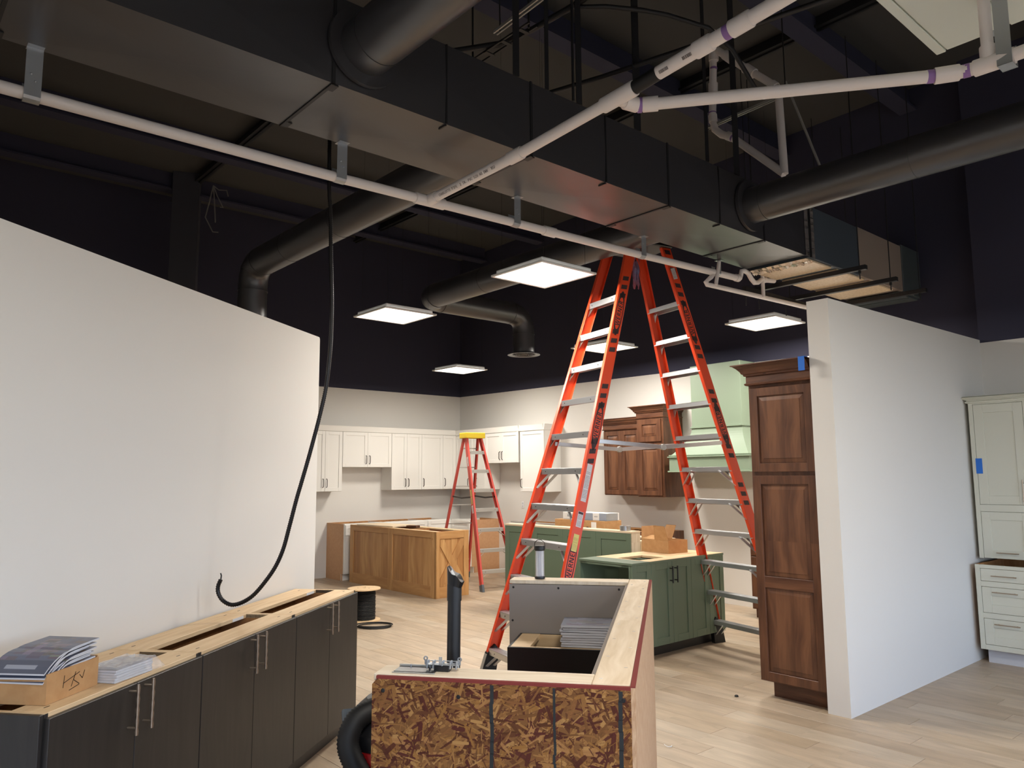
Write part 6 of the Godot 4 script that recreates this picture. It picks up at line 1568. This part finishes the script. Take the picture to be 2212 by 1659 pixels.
# ---------------------------------------------------------------- loose things
func loose_things():
	var m: Mb
	# cable reel behind the dark cabinets
	var o := thing("cable_reel", "wooden reel of black cable on the floor beyond the dark cabinets", "cable reel", Vector3(-1.70, 0, -8.93))
	for y in [0.0, 0.345]:
		m = Mb.new(); m.lathe([Vector2(0.02, y), Vector2(0.185, y), Vector2(0.187, y + 0.003), Vector2(0.185, y + 0.014), Vector2(0.02, y + 0.014), Vector2(0.02, y)], 48); part("flange", m, mats.maple_h, o)
	m = Mb.new()
	for k in 24: m.lathe([Vector2(0.10, 0.014 + k * 0.0138), Vector2(0.127 + 0.002 * (k % 3), 0.017 + k * 0.0138), Vector2(0.130 + 0.002 * (k % 3), 0.021 + k * 0.0138), Vector2(0.127 + 0.002 * (k % 3), 0.025 + k * 0.0138), Vector2(0.10, 0.0278 + k * 0.0138)], 36)
	part("wound_cable", m, mats.rubber, o)
	for e in [[0.06, 0.03], [-0.07, 0.01], [0.0, -0.07]]:
		m = Mb.new(); m.x = Transform3D(Basis(), Vector3(e[0], 0.359, e[1])); m.lathe([Vector2(0.007, 0.0), Vector2(0.005, 0.0015), Vector2(0, 0.002)], 10); part("bolt", m, mats.bronze, o)
	m = Mb.new(); var pts := []
	for k in 46:
		var a := k * 0.34; var r := 0.17 + 0.02 * sin(k * 0.3)
		pts.append(Vector3(cos(a) * r * (1.0 + 0.3 * (k / 46.0)), 0.006 + 0.0016 * k * 0.3, sin(a) * r * 0.85))
	m.tube(pts, 0.006, 6)
	single("loose_cable", "loops of thin black cable on the floor beside the reel", "cable", m, mats.rubber, Vector3(-1.50, 0.0, -8.55))
	# shop vacuum at the left end of the half wall
	o = thing("shop_vacuum", "red and black shop vacuum with a fat ribbed hose left of the half wall", "vacuum", hw(0.45, -0.83, 0.19), FACE_HW)
	m = Mb.new(); m.lathe([Vector2(0, -0.19), Vector2(0.13, -0.19), Vector2(0.135, -0.17), Vector2(0.14, 0.36), Vector2(0.14, 0.50)], 32); part("drum", m, mats.vac_red, o)
	m = Mb.new(); m.lathe([Vector2(0.14, 0.50), Vector2(0.172, 0.505), Vector2(0.176, 0.53), Vector2(0.165, 0.555), Vector2(0.0, 0.56)], 32); part("drum_rim", m, mats.vac_red, o)
	m = Mb.new(); m.lathe([Vector2(0.16, 0.555), Vector2(0.158, 0.60), Vector2(0.125, 0.66), Vector2(0.09, 0.69), Vector2(0, 0.70)], 32); part("motor_head", m, mats.plastic_black, o)
	m = Mb.new(); m.x = Transform3D(Basis(Vector3.UP, 0.5) * Basis(Vector3.BACK, 0.5), Vector3(-0.05, 0.620, -0.125)); m.cbox(Vector3(-0.045, -0.012, -0.035), Vector3(0.045, 0.012, 0.035), 0.006); m.cbox(Vector3(-0.02, 0.012, -0.02), Vector3(0.02, 0.02, 0.02), 0.003); part("switch_plate", m, mats.plastic_grey, o)
	m = Mb.new(); var hp := []; var hr := []
	var ctrl := [Vector3(-0.16, 0.44, 0.02), Vector3(-0.18, 0.50, -0.04), Vector3(-0.18, 0.58, -0.085), Vector3(-0.16, 0.645, -0.075), Vector3(-0.12, 0.675, -0.035), Vector3(-0.04, 0.68, 0.03), Vector3(0.04, 0.64, 0.08)]
	var cv := Curve3D.new()
	for i in ctrl.size():
		var tg: Vector3 = (ctrl[mini(i + 1, ctrl.size() - 1)] - ctrl[maxi(i - 1, 0)]) / 6.0
		cv.add_point(ctrl[i], -tg, tg)
	var L := cv.get_baked_length(); var n := int(L / 0.004)
	for i in n + 1: hp.append(cv.sample_baked(L * i / n, true)); hr.append(0.034 + (0.0022 if i % 2 else -0.001))
	m.tube(hp, 0.034, 18, true, hr); part("hose", m, mats.rubber, o)
	m = Mb.new(); m.cbox(Vector3(-0.12, 0.60, -0.07), Vector3(-0.11, 0.655, -0.04), 0.003); part("white_tag", m, mats.white_plastic, o)
	# boxes and tape on the green units
	m = Mb.new()
	o = thing("cardboard_box", "flat closed brown cardboard box under the white box behind the green bar wall", "box", gp(6.58, -6.36, 0.919), FACE_S)
	m.cbox(Vector3(-0.40, 0, -0.30), Vector3(0.40, 0.175, 0.0), 0.003); part("box_body", m, mats.card, o)
	m = Mb.new(); m.box(Vector3(0.20, 0.03, 0.0), Vector3(0.28, 0.16, 0.0008)); part("white_label", m, mats.white_plastic, o)
	m = Mb.new(); m.x = Transform3D(Basis(Vector3.RIGHT, PI / 2), Vector3(0.14, 0.075, 0.0)); m.lathe([Vector2(0.018, 0.0), Vector2(0.018, 0.0008), Vector2(0.03, 0.0008), Vector2(0.03, 0.0)], 20); part("round_mark", m, mats.ink, o)
	o = thing("faucet_box", "long white and grey printed faucet box on top of the brown cardboard box", "box", gp(6.62, -6.31, 1.095), FACE_S)
	m = Mb.new(); m.cbox(Vector3(-0.35, 0, -0.22), Vector3(0.35, 0.085, 0.0), 0.002); part("box_body", m, mats.white_plastic, o)
	m = Mb.new(); m.box(Vector3(-0.10, 0.001, -0.2), Vector3(0.14, 0.084, 0.0008)); m.box(Vector3(0.24, 0.001, -0.2), Vector3(0.35, 0.084, 0.0008)); part("grey_band", m, mat(c8(150, 160, 176), 0.5), o)
	for e in [[-0.22, 0.034, 0.03], [0.19, 0.034, 0.014]]:
		var tm := TextMesh.new(); tm.text = "MOEN"; var f := SystemFont.new(); f.font_names = PackedStringArray(["Droid Sans"]); tm.font = f; tm.font_size = 24; tm.pixel_size = e[2] * 1.3 / 24.0; tm.depth = 0.0006
		var t := MeshInstance3D.new(); t.mesh = tm; t.material_override = mats.plastic_grey; t.name = "lettering"; o.add_child(t, true); t.position = Vector3(e[0], 0.045, 0.001)
	o = thing("cardboard_box", "open cardboard box with raised flaps on the near green cabinet", "box", gp(6.30, -4.90, 0.849), FACE_S - 8.0)
	var a := 0.19; var d := 0.13; var h := 0.125; var t2 := 0.004
	m = Mb.new(); m.box(Vector3(-a, 0, -d), Vector3(a, t2, d)); m.box(Vector3(-a, t2, d - t2), Vector3(a, h, d)); m.box(Vector3(-a, t2, -d), Vector3(a, h, -d + t2)); m.box(Vector3(-a, t2, -d + t2), Vector3(-a + t2, h, d - t2)); m.box(Vector3(a - t2, t2, -d + t2), Vector3(a, h, d - t2)); part("box_body", m, mats.card, o)
	for e in [[Vector3(-a, h, d), Vector3(0.02, h, d), Vector3(0, 0.03, -0.12)], [Vector3(-a, h, -d), Vector3(-0.02, h, -d), Vector3(0.03, 0.13, -0.05)], [Vector3(0.0, h, d), Vector3(a, h, d), Vector3(0.0, 0.14, 0.03)], [Vector3(-a, h, -d), Vector3(-a, h, d), Vector3(-0.03, 0.12, 0.0)]]:
		m = Mb.new(); var p: Vector3 = e[0]; var q: Vector3 = e[1]; var up: Vector3 = e[2]
		var nn := (q - p).cross(up).normalized() * 0.002
		m.quad_auto(p + nn, q + nn, q + up * 0.98 + nn + (p - q) * 0.12, p + up * 0.98 + nn + (q - p) * 0.1, nn); m.quad_auto(p - nn, q - nn, q + up - nn + (p - q) * 0.12, p + up - nn + (q - p) * 0.1, -nn)
		m.quad_auto(q + nn, q - nn, q + up - nn + (p - q) * 0.12, q + up + nn + (p - q) * 0.12, q - p); m.quad_auto(p + up + nn + (q - p) * 0.1, q + up + nn + (p - q) * 0.12, q + up - nn + (p - q) * 0.12, p + up - nn + (q - p) * 0.1, up); m.quad_auto(p + nn, p - nn, p + up - nn + (q - p) * 0.1, p + up + nn + (q - p) * 0.1, p - q)
		part("flap", m, mats.card, o)
	o = thing("tape_roll", "roll of silver duct tape standing on the green bar wall top", "tape roll", gp(6.36, -5.46, 1.028), FACE_S)
	m = Mb.new(); m.lathe([Vector2(0.028, 0), Vector2(0.058, 0), Vector2(0.058, 0.05), Vector2(0.028, 0.05), Vector2(0.028, 0)], 32); part("tape_coil", m, mats.galv, o)
	m = Mb.new(); m.lathe([Vector2(0.0275, 0.0), Vector2(0.0275, 0.05), Vector2(0.026, 0.05), Vector2(0.026, 0.0), Vector2(0.0275, 0)], 32); part("core", m, mats.card, o)
	m = Mb.new(); m.x = Transform3D(Basis(Vector3.UP, 0.4), Vector3.ZERO); m.cbox(Vector3(-0.075, 0, -0.006), Vector3(0.075, 0.006, 0.006), 0.001)
	single("wood_splinter", "thin pale wood splinter on the floor by the wooden island", "splinter", m, mats.pine_h, Vector3(-0.443, 0.0005, -10.42), 20.0)
	m = Mb.new(); m.lathe([Vector2(0, 0), Vector2(0.014, 0), Vector2(0.015, 0.006), Vector2(0.010, 0.012), Vector2(0, 0.013)], 12)
	single("rubber_plug", "small black plug lying on the open floor before the tall brown cabinet", "plug", m, mats.rubber, Vector3(1.627, 0.0005, -5.83))
	m = Mb.new(); var cp := []
	for k in 8: cp.append(Vector3(cos(k * 0.45) * 0.022, 0.004 + 0.001 * k, sin(k * 0.45) * 0.03))
	m.tube(cp, 0.0022, 5)
	single("pipe_shaving", "tiny white plastic curl on the floor right of the half wall", "shaving", m, mats.white_plastic, Vector3(0.92, 0.0005, -4.81))
